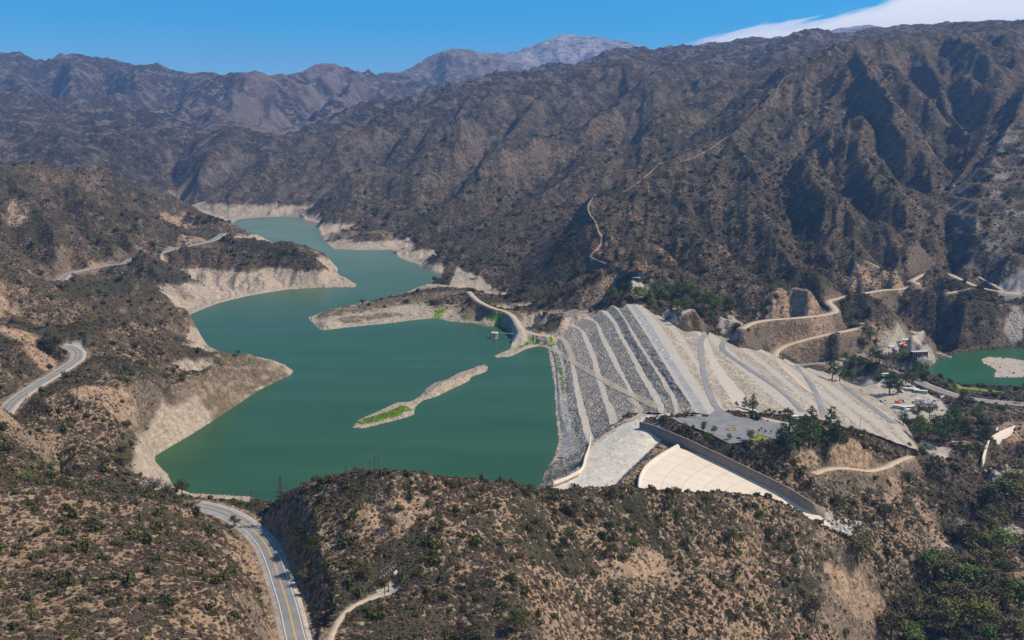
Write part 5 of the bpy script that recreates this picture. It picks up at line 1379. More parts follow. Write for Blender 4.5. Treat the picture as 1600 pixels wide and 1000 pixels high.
for (u, v, h_, w_) in ((1320, 593, 14, 1.5), (1330, 594, 15, 1.5), (1340, 592, 12, 1.5), (1322, 568, 18, 1.4), (1335, 572, 18, 1.3), (1345, 572, 14, 1.4), (1362, 566, 22, 1.2), (1374, 569, 22, 1.3), (1385, 568, 16, 1.5), (1396, 568, 18, 1.5), (1410, 566, 20, 1.6), (1420, 566, 16, 1.5), (1408, 572, 16, 1.4),
                       (1415, 600, 18, 1.4), (1425, 603, 20, 1.4), (1400, 600, 14, 1.4), (1392, 598, 16, 1.3), (1432, 580, 16, 1.4), (1440, 585, 16, 1.4), (1448, 592, 12, 1.4), (1420, 590, 12, 1.3), (1460, 600, 9, 1.4), (1468, 604, 10, 1.4), (1478, 608, 10, 1.4), (1490, 610, 10, 1.4), (1352, 520, 14, 1.6), (1360, 530, 18, 1.5), (1350, 545, 14, 1.6), (1345, 540, 12, 1.6)):
    plant(('spread', 'broad', 'olive')[int(rng.random() * 3)], u, v, h_, 'green tree in the belt between the dam toe and the green pool', 'tree belt below the dam', w_, yr=(700, 1500))
for (u, v, h_, w_) in ((1448, 684, 22, 1.4), (1460, 672, 20, 1.3), (1476, 664, 16, 1.4), (1500, 670, 14, 1.4), (1510, 672, 14, 1.4), (1515, 680, 13, 1.4), (1540, 675, 20, 1.2), (1500, 702, 12, 1.6), (1512, 706, 13, 1.6), (1525, 704, 14, 1.5), (1532, 710, 14, 1.3), (1545, 684, 16, 1.3), (1475, 690, 20, 1.3), (1420, 700, 8, 1.8), (1440, 706, 9, 1.8), (1535, 662, 14, 1.3), (1504, 628, 15, 1.3), (1510, 634, 12, 1.6), (1533, 642, 10, 1.8), (1552, 640, 8, 1.5), (1594, 630, 10, 1.5)):
    plant(('broad', 'spread', 'olive')[int(rng.random() * 3)], u, v, h_, 'green tree in the garden round the long brown roofed house', 'trees round the house', w_, yr=(600, 1400))
# conifers by the lake
plant('fir', 440, 788, 46, 'blue green conifer standing above the highway against the lake', None, 1.15)
plant('fir', 394, 794, 28, 'shorter dark conifer beside the highway bend', None, 1.1)
plant('fir', 541, 742, 20, 'bluish treetop rising behind the crest of the near hill', None, 1.1)
# trees on the left slope and near hill
for (u, v, h_, kd_, w_, lab) in ((80, 548, 34, 'broad', 1.0, 'tall dark tree above the left road bend'), (88, 552, 26, 'broad', 1.0, 'second dark tree above the left road bend'), (193, 709, 16, 'olive', 1.7, 'round olive tree above the pale bank'), (190, 728, 18, 'olive', 2.0, 'widest olive tree above the pale bank'),
                                 (168, 728, 14, 'broad', 1.4, 'bright green tree above the pale bank'), (82, 735, 14, 'broad', 1.8, 'green tree beside the pale turnout'), (100, 762, 16, 'broad', 1.5, 'bright green bush above the near left slope'), (45, 752, 14, 'broad', 2.0, 'broad dark tree in the hollow beside the turnout'),
                                 (240, 780, 34, 'bare', 1.2, 'grey half bare tree in front of the pale shore'), (285, 776, 26, 'olive', 1.3, 'round olive tree against the lake corner'), (262, 780, 26, 'bare', 1.0, 'second grey half bare tree in front of the lake'), (367, 823, 18, 'broad', 1.3, 'bright green tree at the cut beside the highway'),
                                 (470, 846, 28, 'broad', 1.2, 'bright green tree on the shaded slope above the highway'), (487, 868, 32, 'broad', 1.3, 'dark green tree in the shade above the highway'), (475, 910, 22, 'olive', 1.4, 'olive bush at the road edge under the hill'), (608, 830, 24, 'olive', 1.3, 'big round dark shrub high on the near hill'),
                                 (576, 905, 28, 'olive', 1.15, 'round dark shrub beside the power poles'), (545, 832, 20, 'olive', 1.1, 'upright dark shrub on the bare patch of the near hill'), (728, 920, 22, 'olive', 1.2, 'round shrub on the bare rocky shoulder'), (960, 872, 26, 'broad', 1.2, 'dark tree over the pale rock outcrop'), (990, 864, 26, 'olive', 1.2, 'round dark tree beside the pale rock outcrop'),
                                 (892, 852, 24, 'olive', 1.3, 'dark shrubby tree on the cliff edge of the near hill'), (828, 778, 24, 'olive', 1.3, 'dark shrub on the crest where the lake ends'), (900, 806, 28, 'olive', 1.2, 'tall dark shrub in the gully of the near hill'), (960, 778, 18, 'olive', 1.2, 'round dark shrub on the crest in front of the spillway'), (1055, 774, 14, 'olive', 1.4, 'round dark shrub on the crest under the chute'),
                                 (1104, 794, 22, 'olive', 1.2, 'larger dark shrub below the crest under the chute'), (1146, 850, 26, 'olive', 1.1, 'lone dark shrub on the tan slope'), (1340, 880, 46, 'olive', 1.3, 'large dark shrubby tree at the spillway end'), (1272, 972, 44, 'olive', .9, 'tall dark shrub low on the near slope'), (808, 985, 34, 'olive', 1.3, 'dark tree at the lower edge of the near hill')):
    plant(kd_, u, v, h_, lab, None, w_, yr=(220, 900))
# canyon trees
rp = [(1590, 745), (1575, 770), (1565, 790), (1560, 810), (1548, 800), (1550, 830), (1572, 790), (1585, 775), (1595, 800), (1542, 850), (1556, 820), (1525, 880), (1540, 885), (1510, 848), (1518, 860), (1530, 905), (1545, 900), (1510, 920), (1525, 925), (1545, 925), (1560, 920), (1490, 925), (1478, 900), (1448, 900), (1460, 905),
      (1478, 950), (1500, 955), (1520, 950), (1545, 955), (1570, 950), (1590, 960), (1450, 965), (1415, 972), (1460, 990), (1490, 985), (1520, 988), (1550, 985), (1585, 985), (1390, 1000), (1425, 1008), (1500, 1015), (1545, 1015), (1585, 1015), (1560, 870)]
cn_ = 0
for (u, v) in rp:
    kd_ = ('broad', 'sage', 'sage', 'yellow')[int(rng.random() * 3.5)]
    plant(kd_, u + rng.uniform(-4, 4), v + rng.uniform(-3, 3), rng.uniform(25, 40) * (1 + (v - 740) / 900), 'leafy tree in the green thicket along the stream canyon', 'stream canyon thicket', rng.uniform(1.2, 1.7), yr=(400, 1300))
# shoreline and hillside trees far along the lake
for (u, v, h_, w_, lab, gp) in [(372, 555, 8, 1.5, 'small dark tree on the neck of the left point', None)] + [(u, v, 9, 1.6, 'dark round oak on the far left hillside', 'oaks on the far left hillside') for u, v in ((290, 350), (300, 347), (312, 345), (322, 350), (296, 340), (308, 352), (330, 345), (340, 348), (155, 380), (250, 400))] + \
        [(u, v, 11, 1.6, 'dark oak above the right shore of the lake', 'oaks above the right shore') for u, v in ((655, 378), (648, 372), (635, 372), (690, 395), (705, 400), (700, 412), (716, 402), (725, 395), (590, 335), (608, 340), (790, 455), (800, 460), (812, 470), (680, 442), (700, 440), (745, 435), (820, 455), (840, 470), (830, 440), (850, 480), (862, 470), (900, 455), (880, 462), (920, 440), (905, 430))]:
    plant('olive', u, v, h_, lab, gp, w_, yr=(600, 3200))

L_WEED = m_leaf('bright_weeds', ((.0, (.07, .17, .012)), (.5, (.14, .27, .022)), (1.0, (.26, .36, .05))))
def weeds(label, pts, rad, n, z0=0.0, name='grass'):
    P = [shit(u, v, 500, 1600) for u, v in pts]; cs = []
    L_ = [(b_ - a_).length for a_, b_ in zip(P, P[1:])]
    for k in range(n):
        i = int(rng.choice(len(L_), p=np.array(L_) / sum(L_))); q = P[i].lerp(P[i + 1], float(rng.random()))
        a_, r_ = rng.random() * 6.283, rad * math.sqrt(rng.random()); x, y = q.x + r_ * math.cos(a_), q.y + r_ * math.sin(a_)
        cs.append((x, y, ground(x, y) + .15))
    V, F_ = leaf_cards(cs, [.75 + .5 * float(rng.random()) for _ in cs], 26, .3, 900 + n, .45)
    o = mesh_obj(name, V, F_, L_WEED); stuff(o); o['label'] = label
weeds('bright green weeds along the foot of the dam', [(868,552),(873,565),(877,585),(881,605),(882,616)], 2.6, 190)
weeds('green weeds round the cove at the dam end', [(812,543),(822,538),(838,534),(852,535),(866,539)], 2.4, 110)
weeds('bright grass on the low end of the island', [(566,661),(590,652),(615,645),(634,638)], 6.5, 520)
weeds('green weeds in the gully of the peninsula', [(680,490),(692,482),(700,478)], 6, 120)
# ------------------------------------------------------------------ built things
class MB:
    """collects boxes, prisms and tubes into one mesh"""
    def __init__(s): s.V = []; s.F = []
    def add(s, V, F_):
        k = len(s.V); s.V += [tuple(v) for v in V]; s.F += [tuple(i + k for i in f) for f in F_]; return s
    def box(s, x0, x1, y0, y1, z0, z1, bev=0.0, rot=0.0, at=(0, 0)):
        e = bev
        V = []
        for z, q in ((z0, 0), (z1 - e, 0), (z1, e)) if e else ((z0, 0), (z1, 0)):
            V += [(x0 + q, y0 + q, z), (x1 - q, y0 + q, z), (x1 - q, y1 - q, z), (x0 + q, y1 - q, z)]
        F_ = [(3, 2, 1, 0)]; n = len(V) // 4
        for l in range(n - 1):
            for k in range(4): F_.append((l * 4 + k, l * 4 + (k + 1) % 4, l * 4 + 4 + (k + 1) % 4, l * 4 + 4 + k))
        F_.append(tuple(range((n - 1) * 4, n * 4)))
        c, sn = math.cos(rot), math.sin(rot)
        return s.add([(at[0] + x * c - y * sn, at[1] + x * sn + y * c, z) for x, y, z in V], F_)
    def prism(s, prof, y0, y1):
        """profile of (x, z) points pushed along y"""
        n = len(prof)
        V = [(x, y0, z) for x, z in prof] + [(x, y1, z) for x, z in prof]
        F_ = [tuple(range(n)), tuple(range(2 * n - 1, n - 1, -1))] + [(i, i + n, (i + 1) % n + n, (i + 1) % n) for i in range(n)]
        return s.add(V, F_)
    def tube(s, path, radii, seg=8):
        V, F_ = [], []; tube(V, F_, path, radii if hasattr(radii, '__len__') else [radii] * len(path), seg)
        n = len(path)
        F_ += [tuple(range(seg))[::-1], tuple(range((n - 1) * seg, n * seg))]
        return s.add(V, F_)
    def ring(s, r0, r1, z0, z1, seg=48, a0=0.0, a1=6.2831853):
        """cylinder wall with thickness"""
        V, F_ = [], []
        full = abs(a1 - a0 - 6.2831853) < 1e-3; n = seg if full else seg + 1
        for i in range(n):
            a = a0 + (a1 - a0) * i / seg; c, sn = math.cos(a), math.sin(a)
            V += [(r0 * c, r0 * sn, z0), (r1 * c, r1 * sn, z0), (r1 * c, r1 * sn, z1), (r0 * c, r0 * sn, z1)]
        for i in range(seg):
            j = (i + 1) % n
            for k in range(4): F_.append((i * 4 + k, j * 4 + k, j * 4 + (k + 1) % 4, i * 4 + (k + 1) % 4)[::-1])
        return s.add(V, F_)
    def disc(s, r, z, seg=48):
        return s.add([(r * math.cos(6.2831853 * i / seg), r * math.sin(6.2831853 * i / seg), z) for i in range(seg)], [tuple(range(seg))])
    def build(s, name, m, parent=None, loc=None):
        me = bpy.data.meshes.new(name); me.from_pydata(s.V, [], s.F); me.materials.append(m)
        bm = bmesh.new(); bm.from_mesh(me); bmesh.ops.recalc_face_normals(bm, faces=bm.faces); bm.to_mesh(me); bm.free()
        o = bpy.data.objects.new(name, me); COL.objects.link(o)
        if parent: o.parent = parent
        if loc is not None: o.location = loc
        return o
P_WHITE = plain('white_paint', (.74, .73, .70), .6, .06, .8); P_GREY = plain('grey_paint', (.30, .31, .32), .6, .1, 1); P_STEEL = plain('galvanised_steel', (.42, .43, .44), .5, .1, 2, .5, .3)
P_TANK = plain('dark_green_tank_paint', (.016, .042, .044), .45, .25, .25, .4); P_RUST = plain('rusty_steel', (.26, .085, .045), .9, .3, .5)
P_DARK = plain('dark_glass', (.02, .023, .028), .15, .1, 1, .6); P_TYRE = plain('tyre_rubber', (.02, .02, .02), .9, .1, 2); P_BROWN = plain('brown_shingles', (.235, .135, .092), .9, .2, 1.2)
P_BEIGE = plain('beige_stucco', (.46, .39, .31), .9, .1, 1); P_BLUE = plain('blue_paint', (.03, .06, .16), .35, .1, 1, .5); P_ORANGE = plain('orange_paint', (.80, .17, .03), .6, .1, 1); P_GREEN = plain('green_paint', (.02, .30, .13), .6, .1, 1)
P_YELL = plain('yellow_paint', (.72, .44, .08), .6, .1, 1); P_RED = plain('red_paint', (.30, .04, .03), .5, .1, 1); P_ROOFB = plain('blue_grey_roof', (.27, .33, .40), .6, .1, 1); P_WOOD = plain('weathered_pole_wood', (.075, .05, .035), .9, .25, 2)
P_SILVER = plain('silver_paint', (.46, .48, .50), .35, .08, 1, .5, .3); P_TAN = plain('tan_plywood', (.5, .38, .25), .8, .15, 1.5); P_INS = plain('pale_insulator', (.62, .68, .70), .3, .1, 3, .5); P_ROOFG = plain('dark_roof', (.09, .09, .10), .8, .1, 1)

def spot(u, v, yr=(200, 3000)):
    p = shit(u, v, *yr); return Vector((p.x, p.y, ground(p.x, p.y)))
def root(name, u, v, label, cat, group=None, rz=0.0, yr=(200, 3000), z=None):
    p = spot(u, v, yr)
    return empty(name, (p.x, p.y, p.z if z is None else z), label, cat, group, rz)
def pad(o, r):
    pass
# --- open topped steel tank on the hill
tk = root('water_tank', 993, 434, 'dark green open topped round steel tank on a levelled pad', 'water tank', yr=(900, 1700))
MB().ring(9.6, 9.9, -2.5, 9.4).build('shell', P_TANK, tk); 
MB().ring(9.35, 9.58, -1.0, 9.3).build('lining', P_RUST, tk)
MB().disc(9.4, -.4).build('floor', P_RUST, tk)
MB().ring(9.9, 10.2, 9.0, 9.5).build('rim', P_TANK, tk)
lt = MB()
for i in range(17):
    if i in (4, 12): continue
    a = math.radians(-118 + i * 3.6); w_ = .5 if i % 3 else .34
    c, sn = math.cos(a), math.sin(a)
    lt.box(-w_, w_, -.03, .03, 1.1, 2.2 + .25 * (i % 2), at=(9.95 * c, 9.95 * sn), rot=a + math.pi / 2)
lt.build('lettering', P_WHITE, tk)
ld = MB()
for q in (-.25, .25): ld.tube([(10.1, q, -1), (10.1, q, 9.8)], .05, 5)
for k in range(18): ld.tube([(10.1, -.25, .2 + k * .52), (10.1, .25, .2 + k * .52)], .03, 4)
ld.build('ladder', P_STEEL, tk)
# --- intake tower and its bridge
ti = at_z(773, 528, 0)
tw = empty('intake_tower', ti, 'round concrete intake tower with dark openings standing in the lake', 'intake tower')
MB().ring(3.6, 4.4, -8, 1.2, 24).build('base_drum', M_PALEC, tw)
MB().ring(2.6, 3.2, 1.0, 6.4, 24).build('inner_shaft', P_ROOFG, tw)
pr = MB()
for k in range(10):
    a = 6.2832 * k / 10; pr.box(-.45, .45, -.55, .55, 1.2, 6.4, at=(3.9 * math.cos(a), 3.9 * math.sin(a)), rot=a)
pr.build('pier', M_PALEC, tw)
MB().ring(2.0, 4.7, 6.4, 7.4, 24).build('roof_ring', M_PALEC, tw); MB().disc(2.1, 7.0, 24).build('roof', M_CONC, tw)
br0 = Vector((ti[0] + 4.5, ti[1], 6.6)); be = Vector(at_z(803, 521, 7.0))
fb = empty('footbridge', br0, 'thin steel footbridge from the intake tower to the rocky bank', 'footbridge')
dv = be - br0; dl = dv.length; da = math.atan2(dv.y, dv.x)
MB().box(0, dl, -.8, .8, -.35, .05, rot=da).build('deck', P_GREY, fb)
rl = MB()
for sd in (-.8, .8):
    c, sn = math.cos(da), math.sin(da)
    f_ = lambda x: (x * c - sd * sn, x * sn + sd * c)
    rl.tube([(*f_(0), 1.1), (*f_(dl), 1.1)], .05, 4)
    for k in range(int(dl / 2) + 1): rl.tube([(*f_(k * 2), 0), (*f_(k * 2), 1.1)], .04, 4)
rl.build('railing', P_STEEL, fb)
bl = MB()
for q in (.5,):
    bl.tube([(dl * q * math.cos(da), dl * q * math.sin(da), -9), (dl * q * math.cos(da), dl * q * math.sin(da), -.3)], .3, 8)
bl.build('pier', P_GREY, fb)
# --- hut and mast at the top of the spillway wall
gh = root('control_hut', 1031, 660, 'small beige hut with a white roof on top of the spillway wall', 'hut', rz=.25)
MB().box(-2.1, 2.1, -1.8, 1.8, -1.0, 2.9).build('wall', P_BEIGE, gh); MB().box(-2.4, 2.4, -2.1, 2.1, 2.9, 3.25, .1).build('roof', P_WHITE, gh)
MB().box(-.9, -.2, -.4, .4, 3.25, 4.3, .08).build('vent_box', P_WHITE, gh); MB().box(2.1, 2.16, -.5, .5, -.1, 2.0).build('door', P_GREY, gh); MB().box(.4, 1.4, -1.85, -1.8, 1.0, 2.0).build('window', P_DARK, gh)
def pole(u, v, hgt_px, label, group=None, arms=1, lamp=False, name='utility_pole', yr=(200, 3000), rz=0.0):
    o = root(name, u, v, label, 'pole', group, rz, yr)
    d = (Vector(o.location) - Vector((0, 0, HC))).length; h = hgt_px * d / F / .96
    MB().tube([(0, 0, -.5), (0, 0, h)], [.19, .13], 7).build('pole_shaft', P_WOOD, o)
    if arms:
        for k in range(arms): MB().box(-1.2, 1.2, -.07, .07, h - .6 - k * 1.1, h - .45 - k * 1.1).build('crossarm', P_WOOD, o)
        ins = MB()
        for k in range(arms):
            for x in (-1.1, -.4, .4, 1.1): ins.tube([(x, 0, h - .45 - k * 1.1), (x, 0, h - .2 - k * 1.1)], .06, 5)
        ins.build('insulator', P_INS, o)
    return o
pole(1037.5, 659, 28, 'slim brown mast right of the beige hut', None, 0, name='mast')
for (u, v, hp, lab) in ((1343, 677, 22, 'wooden utility pole among the oaks at the right end of the knoll'), (1382, 697, 14, 'short utility pole at the foot of the knoll'), (1494, 700, 12, 'utility pole in front of the long brown roofed house'), (1443, 634, 12, 'utility pole in the middle of the works yard'), (1238, 654, 14, 'thin pole beside the white camper at the car park end'), (1426, 714, 8, 'short post at the end of the dirt track under the knoll'), (1342, 518, 11, 'utility pole by the dirt road bend above the yard')):
    pole(u, v, hp, lab, None, 1)
# --- triple pole switch structure on the near hill
ps = root('switch_structure', 608, 922, 'three legged wooden power structure with crossbeams and pale switches on the bare pad', 'power structure')
b0 = Vector(ps.location)
feet = [spot(601.5, 930.5) - b0, spot(607, 925) - b0, spot(616.5, 916) - b0]
HT = 11.5
for f_ in feet: MB().tube([(f_.x, f_.y, f_.z - .5), (f_.x, f_.y, f_.z + HT)], [.2, .14], 8).build('leg', P_WOOD, ps)
ax = (feet[2] - feet[0]); ax.z = 0; axn = ax.normalized(); pn = Vector((-axn.y, axn.x, 0)); zt_ = HT + min(f.z for f in feet)
def beam(a0, a1, off, z, th=.13, nm='crossbeam', m=P_WOOD):
    c = feet[0] + ax * .5; c = Vector((c.x, c.y, 0))
    p = c + axn * a0 + pn * off; q = c + axn * a1 + pn * off
    return MB().tube([(p.x, p.y, z), (q.x, q.y, z)], th, 4).build(nm, m, ps)
half = ax.length / 2
for z, off in ((zt_ - .3, .2), (zt_ - 2.0, -.2), (zt_ - 3.2, .2), (zt_ - 4.4, -.2)): beam(-half - 1.6, half + 1.2, off, z)
for z, off, sgn in ((zt_ - 1.2, 1.2, 1), (zt_ - 3.0, 1.5, 1)): beam(-half - 1.4, half + 1.0, off, z, .1)
it = MB()
for z, off in ((zt_ - 2.4, -.5), (zt_ - 3.5, 1.3), (zt_ - .9, .8)):
    for k in range(6):
        t_ = -half - 1 + k * (2 * half + 1.6) / 5; c = feet[0] + ax * .5 + axn * t_ + pn * off
        it.tube([(c.x, c.y, z), (c.x + .1, c.y, z + .75)], [.16, .1], 6)
it.build('insulator', P_INS, ps)
for k, t_ in enumerate((half - 1.0, half - .1, half + .7)):
    c = feet[0] + ax * .5 + axn * t_ + pn * -.7
    MB().tube([(c.x, c.y, zt_ - 5.4), (c.x, c.y, zt_ - 4.3)], .36, 10).build('transformer', P_INS, ps)
sb = feet[0] + Vector((-3.2, 1.4, 0)); MB().box(sb.x - .45, sb.x + .45, sb.y - .3, sb.y + .3, feet[0].z - .2, feet[0].z + 1.5, .05).build('control_cabinet', P_WHITE, ps)
# three poles on the crest behind
ends = []
for (u, v, hp, lab) in ((579, 742, 26, 'leftmost tall thin pole on the crest of the near hill'), (586, 744, 32, 'middle tall thin pole on the crest of the near hill'), (593, 740, 33, 'rightmost tall thin pole on the crest of the near hill')):
    o = pole(u, v, hp, lab, None, 1, yr=(300, 480)); ends.append(Vector(o.location) + Vector((0, 0, hp * 470 / F)))
# wires from the structure to the crest poles and off to the right
def sag(a, b, s, n=16):
    return [tuple(a.lerp(b, i / n) - Vector((0, 0, 4 * s * (i / n) * (1 - i / n)))) for i in range(n + 1)]
for k in range(3):
    a = b0 + feet[k] + Vector((0, 0, HT - .2)); e_ = ends[k]
    o = MB().tube(sag(a, e_, 1.6), .02, 3).build('power_line', P_GREY)
    tag(o, 'thin wire from the power structure up to the %s crest pole' % ('leftmost', 'middle', 'rightmost')[k], 'wire', None)
    far_ = spot(1180 + 8 * k, 905 + 10 * k) + Vector((0, 0, 10))
    o = MB().tube(sag(a, far_, 7), .02, 3).build('power_line', P_GREY); tag(o, 'thin wire crossing the near hill from the %s leg towards the canyon' % ('front', 'middle', 'back')[k], 'wire')
# --- small pale kerbs across the crest of the dam
for (u, v) in ((1000, 497), (1006, 507), (1013, 517), (1022, 531), (1032, 547), (1044, 560)):
    o = root('traffic_barrier', u, v, 'small white curved kerb at the edge of the dam crest road', 'kerb', 'white kerbs on the dam crest', 0.0)
    MB().ring(2.6, 3.0, 0.0, .9, 10, math.radians(200), math.radians(340)).build('kerb_stone', P_WHITE, o)
# --- vehicles
WHEEL = {}
def wheel_mesh(r, w_):
    if r not in WHEEL:
        m_ = MB(); V, F_ = [], []
        m_.tube([(0, -w_ / 2, 0), (0, w_ / 2, 0)], r, 12); o = m_.build('wheel', P_TYRE); WHEEL[r] = o.data; bpy.data.objects.remove(o)
    return WHEEL[r]
def wheels(o, xs, w_, r):
    for x in xs:
        for sd in (-1, 1):
            q = bpy.data.objects.new('wheel', wheel_mesh(r, .24)); COL.objects.link(q); q.parent = o; q.location = (x, sd * (w_ / 2 - .12), r)
def car(u, v, rz, m, label, group=None, kind='car'):
    p = spot(u, v); o = empty('parked_' + ('truck' if kind != 'car' else 'car'), p, label, 'truck' if kind != 'car' else 'car', group, rz)
    if kind == 'car':
        MB().prism([(-2.2, .35), (2.2, .35), (2.25, .75), (1.2, .95), (-2.0, 1.0), (-2.25, .8)], -.88, .88).build('body', m, o)
        MB().prism([(-1.75, .98), (.95, .95), (.3, 1.45), (-1.2, 1.48)], -.74, .74).build('cabin', P_DARK, o)
        MB().box(-1.15, .25, -.70, .70, 1.465, 1.52).build('roof', m, o); wheels(o, (-1.4, 1.4), 1.8, .33)
    elif kind == 'pickup':
        MB().prism([(-2.7, .5), (2.7, .5), (2.75, 1.0), (1.3, 1.15), (-.5, 1.15), (-.5, .75), (-2.6, .75), (-2.6, 1.15), (-2.75, 1.15)], -.95, .95).build('body', m, o)
        MB().prism([(-.5, 1.15), (1.35, 1.15), (.8, 1.8), (-.4, 1.8)], -.85, .85).build('cabin', P_DARK, o)
        MB().box(-.4, .75, -.82, .82, 1.79, 1.85).build('roof', m, o); wheels(o, (-1.7, 1.7), 1.95, .4)
    else:
        MB().box(-4.0, 1.6, -1.2, 1.2, .95, 3.2, .08).build('cargo_box', m, o); MB().prism([(1.7, .6), (3.6, .6), (3.6, 1.5), (3.1, 2.5), (1.7, 2.5)], -1.1, 1.1).build('cab', P_WHITE if m is not P_WHITE else P_SILVER, o)
        MB().prism([(3.15, 1.55), (3.62, 1.52), (3.13, 2.35)], -1.0, 1.0).build('windscreen', P_DARK, o); wheels(o, (-2.6, -1.6, 2.6), 2.3, .48)
    return o
def trailer(u, v, rz, l, w_, h, m, roofm, label, cat='trailer', name='site_trailer', windows=4, group=None):
    o = root(name, u, v, label, cat, group, rz)
    MB().box(-l / 2, l / 2, -w_ / 2, w_ / 2, .5, h).build('body', m, o)
    MB().box(-l / 2 - .15, l / 2 + .15, -w_ / 2 - .15, w_ / 2 + .15, h, h + .18, .05).build('roof', roofm, o)
    for k in range(windows):
        x = -l / 2 + l * (k + .7) / (windows + .4); MB().box(x - .5, x + .5, -w_ / 2 - .03, -w_ / 2 + .01, 1.4, 2.3).build('window', P_DARK, o)
    MB().box(l / 2 - .01, l / 2 + .04, -.45, .45, .6, 2.6).build('door', P_GREY, o)
    MB().box(-l / 2 + .3, l / 2 - .3, -w_ / 2 + .2, w_ / 2 - .2, -.6, .5).build('skirting', P_ROOFG, o)
    return o
car(1155, 686.5, -.25, P_BLUE, 'dark blue car alone at the lower edge of the car park')
car(163, 414, .3, P_WHITE, 'white car on the far left shore road')
car(1345, 611, .1, P_SILVER, 'pale car alone beside the lowest dam road')
car(1249, 657, .0, P_WHITE, 'white car behind the tallest knoll pines')
trailer(1240, 655, .1, 7, 2.4, 3.0, P_WHITE, P_WHITE, 'white camper at the far right end of the car park', 'camper', 'camper', 2)
trailer(1383, 588, .15, 8, 3.0, 3.6, P_WHITE, P_WHITE, 'white boxy camper on the paved lot below the dam', 'camper', 'camper', 3)
trailer(1347, 593, .15, 12, 5.5, 3.2, P_BEIGE, P_ROOFB, 'low shed with a blue grey roof beside the white camper', 'shed', 'shed', 4)
trailer(1336, 599, .0, 4.5, 3.0, 3.0, P_WHITE, P_WHITE, 'small white kiosk next to the blue grey roofed shed', 'kiosk', 'kiosk', 1)
trailer(1337, 594, .3, 5, 4, 2.6, P_TAN, P_BROWN, 'little brown roofed shelter behind the white kiosk', 'shelter', 'shelter', 0)
trailer(1423, 611, -.35, 17, 3.0, 3.2, P_BEIGE, P_WHITE, 'long beige office trailer along the back of the yard', 'trailer', 'site_trailer', 6)
trailer(1438, 614, -.35, 14, 3.0, 3.2, P_BEIGE, P_WHITE, 'second long trailer at the right end of the yard back row', 'trailer', 'site_trailer', 4)
trailer(1431, 613.5, -.35, 3.6, 2.4, 2.6, P_GREEN, P_GREEN, 'small bright green cabin between the two back row trailers', 'cabin', 'cabin', 1)
trailer(1405, 638, -.75, 13, 2.8, 3.0, P_WHITE, P_WHITE, 'long white trailer slanting at the front of the yard', 'trailer', 'site_trailer', 5)
trailer(1418, 639, .12, 14, 2.8, 3.0, P_GREY, P_WHITE, 'white roofed trailer lying crossways at the front of the yard', 'trailer', 'site_trailer', 5)
trailer(1420, 643, .2, 7, 2.6, 2.8, P_WHITE, P_WHITE, 'short white trailer in front of the crossways trailer', 'trailer', 'site_trailer', 2)
trailer(1472, 622, .5, 6, 1.2, 2.4, P_WHITE, P_WHITE, 'white screen wall at the right edge of the yard', 'shed', 'shed', 0)
trailer(1396, 606, .3, 9, 6, 3.4, P_GREY, P_ROOFB, 'grey shed in the shade of the yard pines', 'shed', 'shed', 3)
car(1408, 613, -1.3, P_GREY, 'dark grey box truck parked end on at the back of the yard', None, 'truck')
car(1400, 616, .1, P_WHITE, 'white pickup under the yard pines', None, 'pickup')
car(1426, 619, .5, P_WHITE, 'white pickup by itself in the open yard', None, 'pickup')
car(1430, 618, .6, P_SILVER, 'silver car beside the white pickup in the open yard')
car(1404, 630, .2, P_ORANGE, 'orange truck at the front of the yard', None, 'truck'); car(1409, 629, .2, P_BLUE, 'blue truck next to the orange truck', None, 'truck')
for i, (u, v, rz, m, kd_) in enumerate(((1436, 627, .2, P_WHITE, 'truck'), (1428, 629, .1, P_SILVER, 'car'), (1442, 629, .4, P_GREY, 'truck'), (1447, 632, .3, P_SILVER, 'truck'), (1451, 634, .2, P_WHITE, 'pickup'), (1444, 636, .3, P_WHITE, 'car'), (1439, 633, .5, P_GREY, 'pickup'), (1455, 632, .1, P_SILVER, 'pickup'),
                                        (1460, 627, .9, P_BLUE, 'car'), (1463, 629, .9, P_WHITE, 'car'), (1457, 629, .9, P_SILVER, 'car'), (1466, 626, .9, P_WHITE, 'pickup'), (1461, 634, .9, P_WHITE, 'pickup'), (1464, 637, .9, P_BLUE, 'car'), (1449, 628, .1, P_GREY, 'car'), (1453, 637, .2, P_SILVER, 'car'))):
    car(u, v, rz, m, ('truck' if kd_ == 'truck' else 'pickup' if kd_ == 'pickup' else 'car') + ' parked in the crowded middle of the works yard', 'vehicles crowded in the works yard ' + kd_, kd_)
car(1473, 642, .4, P_GREEN, 'green car apart from the others at the yard edge'); car(1481, 643, .2, P_SILVER, 'silver car at the right yard edge near the big tree')
car(1412, 577, .3, P_WHITE, 'white pickup on the paved road above the pool', None, 'pickup'); car(1440, 668, .2, P_WHITE, 'white pickup half hidden under the tall pines', None, 'pickup')
# yellow frame on the car park
yf = root('barrier_frame', 1143, 672, 'yellow edged square enclosure standing on the car park', 'barrier', rz=.12)
for x, y, a in ((0, -2.6, 0), (0, 2.6, 0), (-2.9, 0, 1), (2.9, 0, 1)):
    MB().box(*( (-2.9, 2.9, y - .12, y + .12) if not a else (x - .12, x + .12, -2.6, 2.6)), .05, 1.0).build('rail', P_YELL, yf)
MB().box(-2.6, 2.6, -2.4, 2.4, .02, .25).build('pallet', P_TAN, yf)
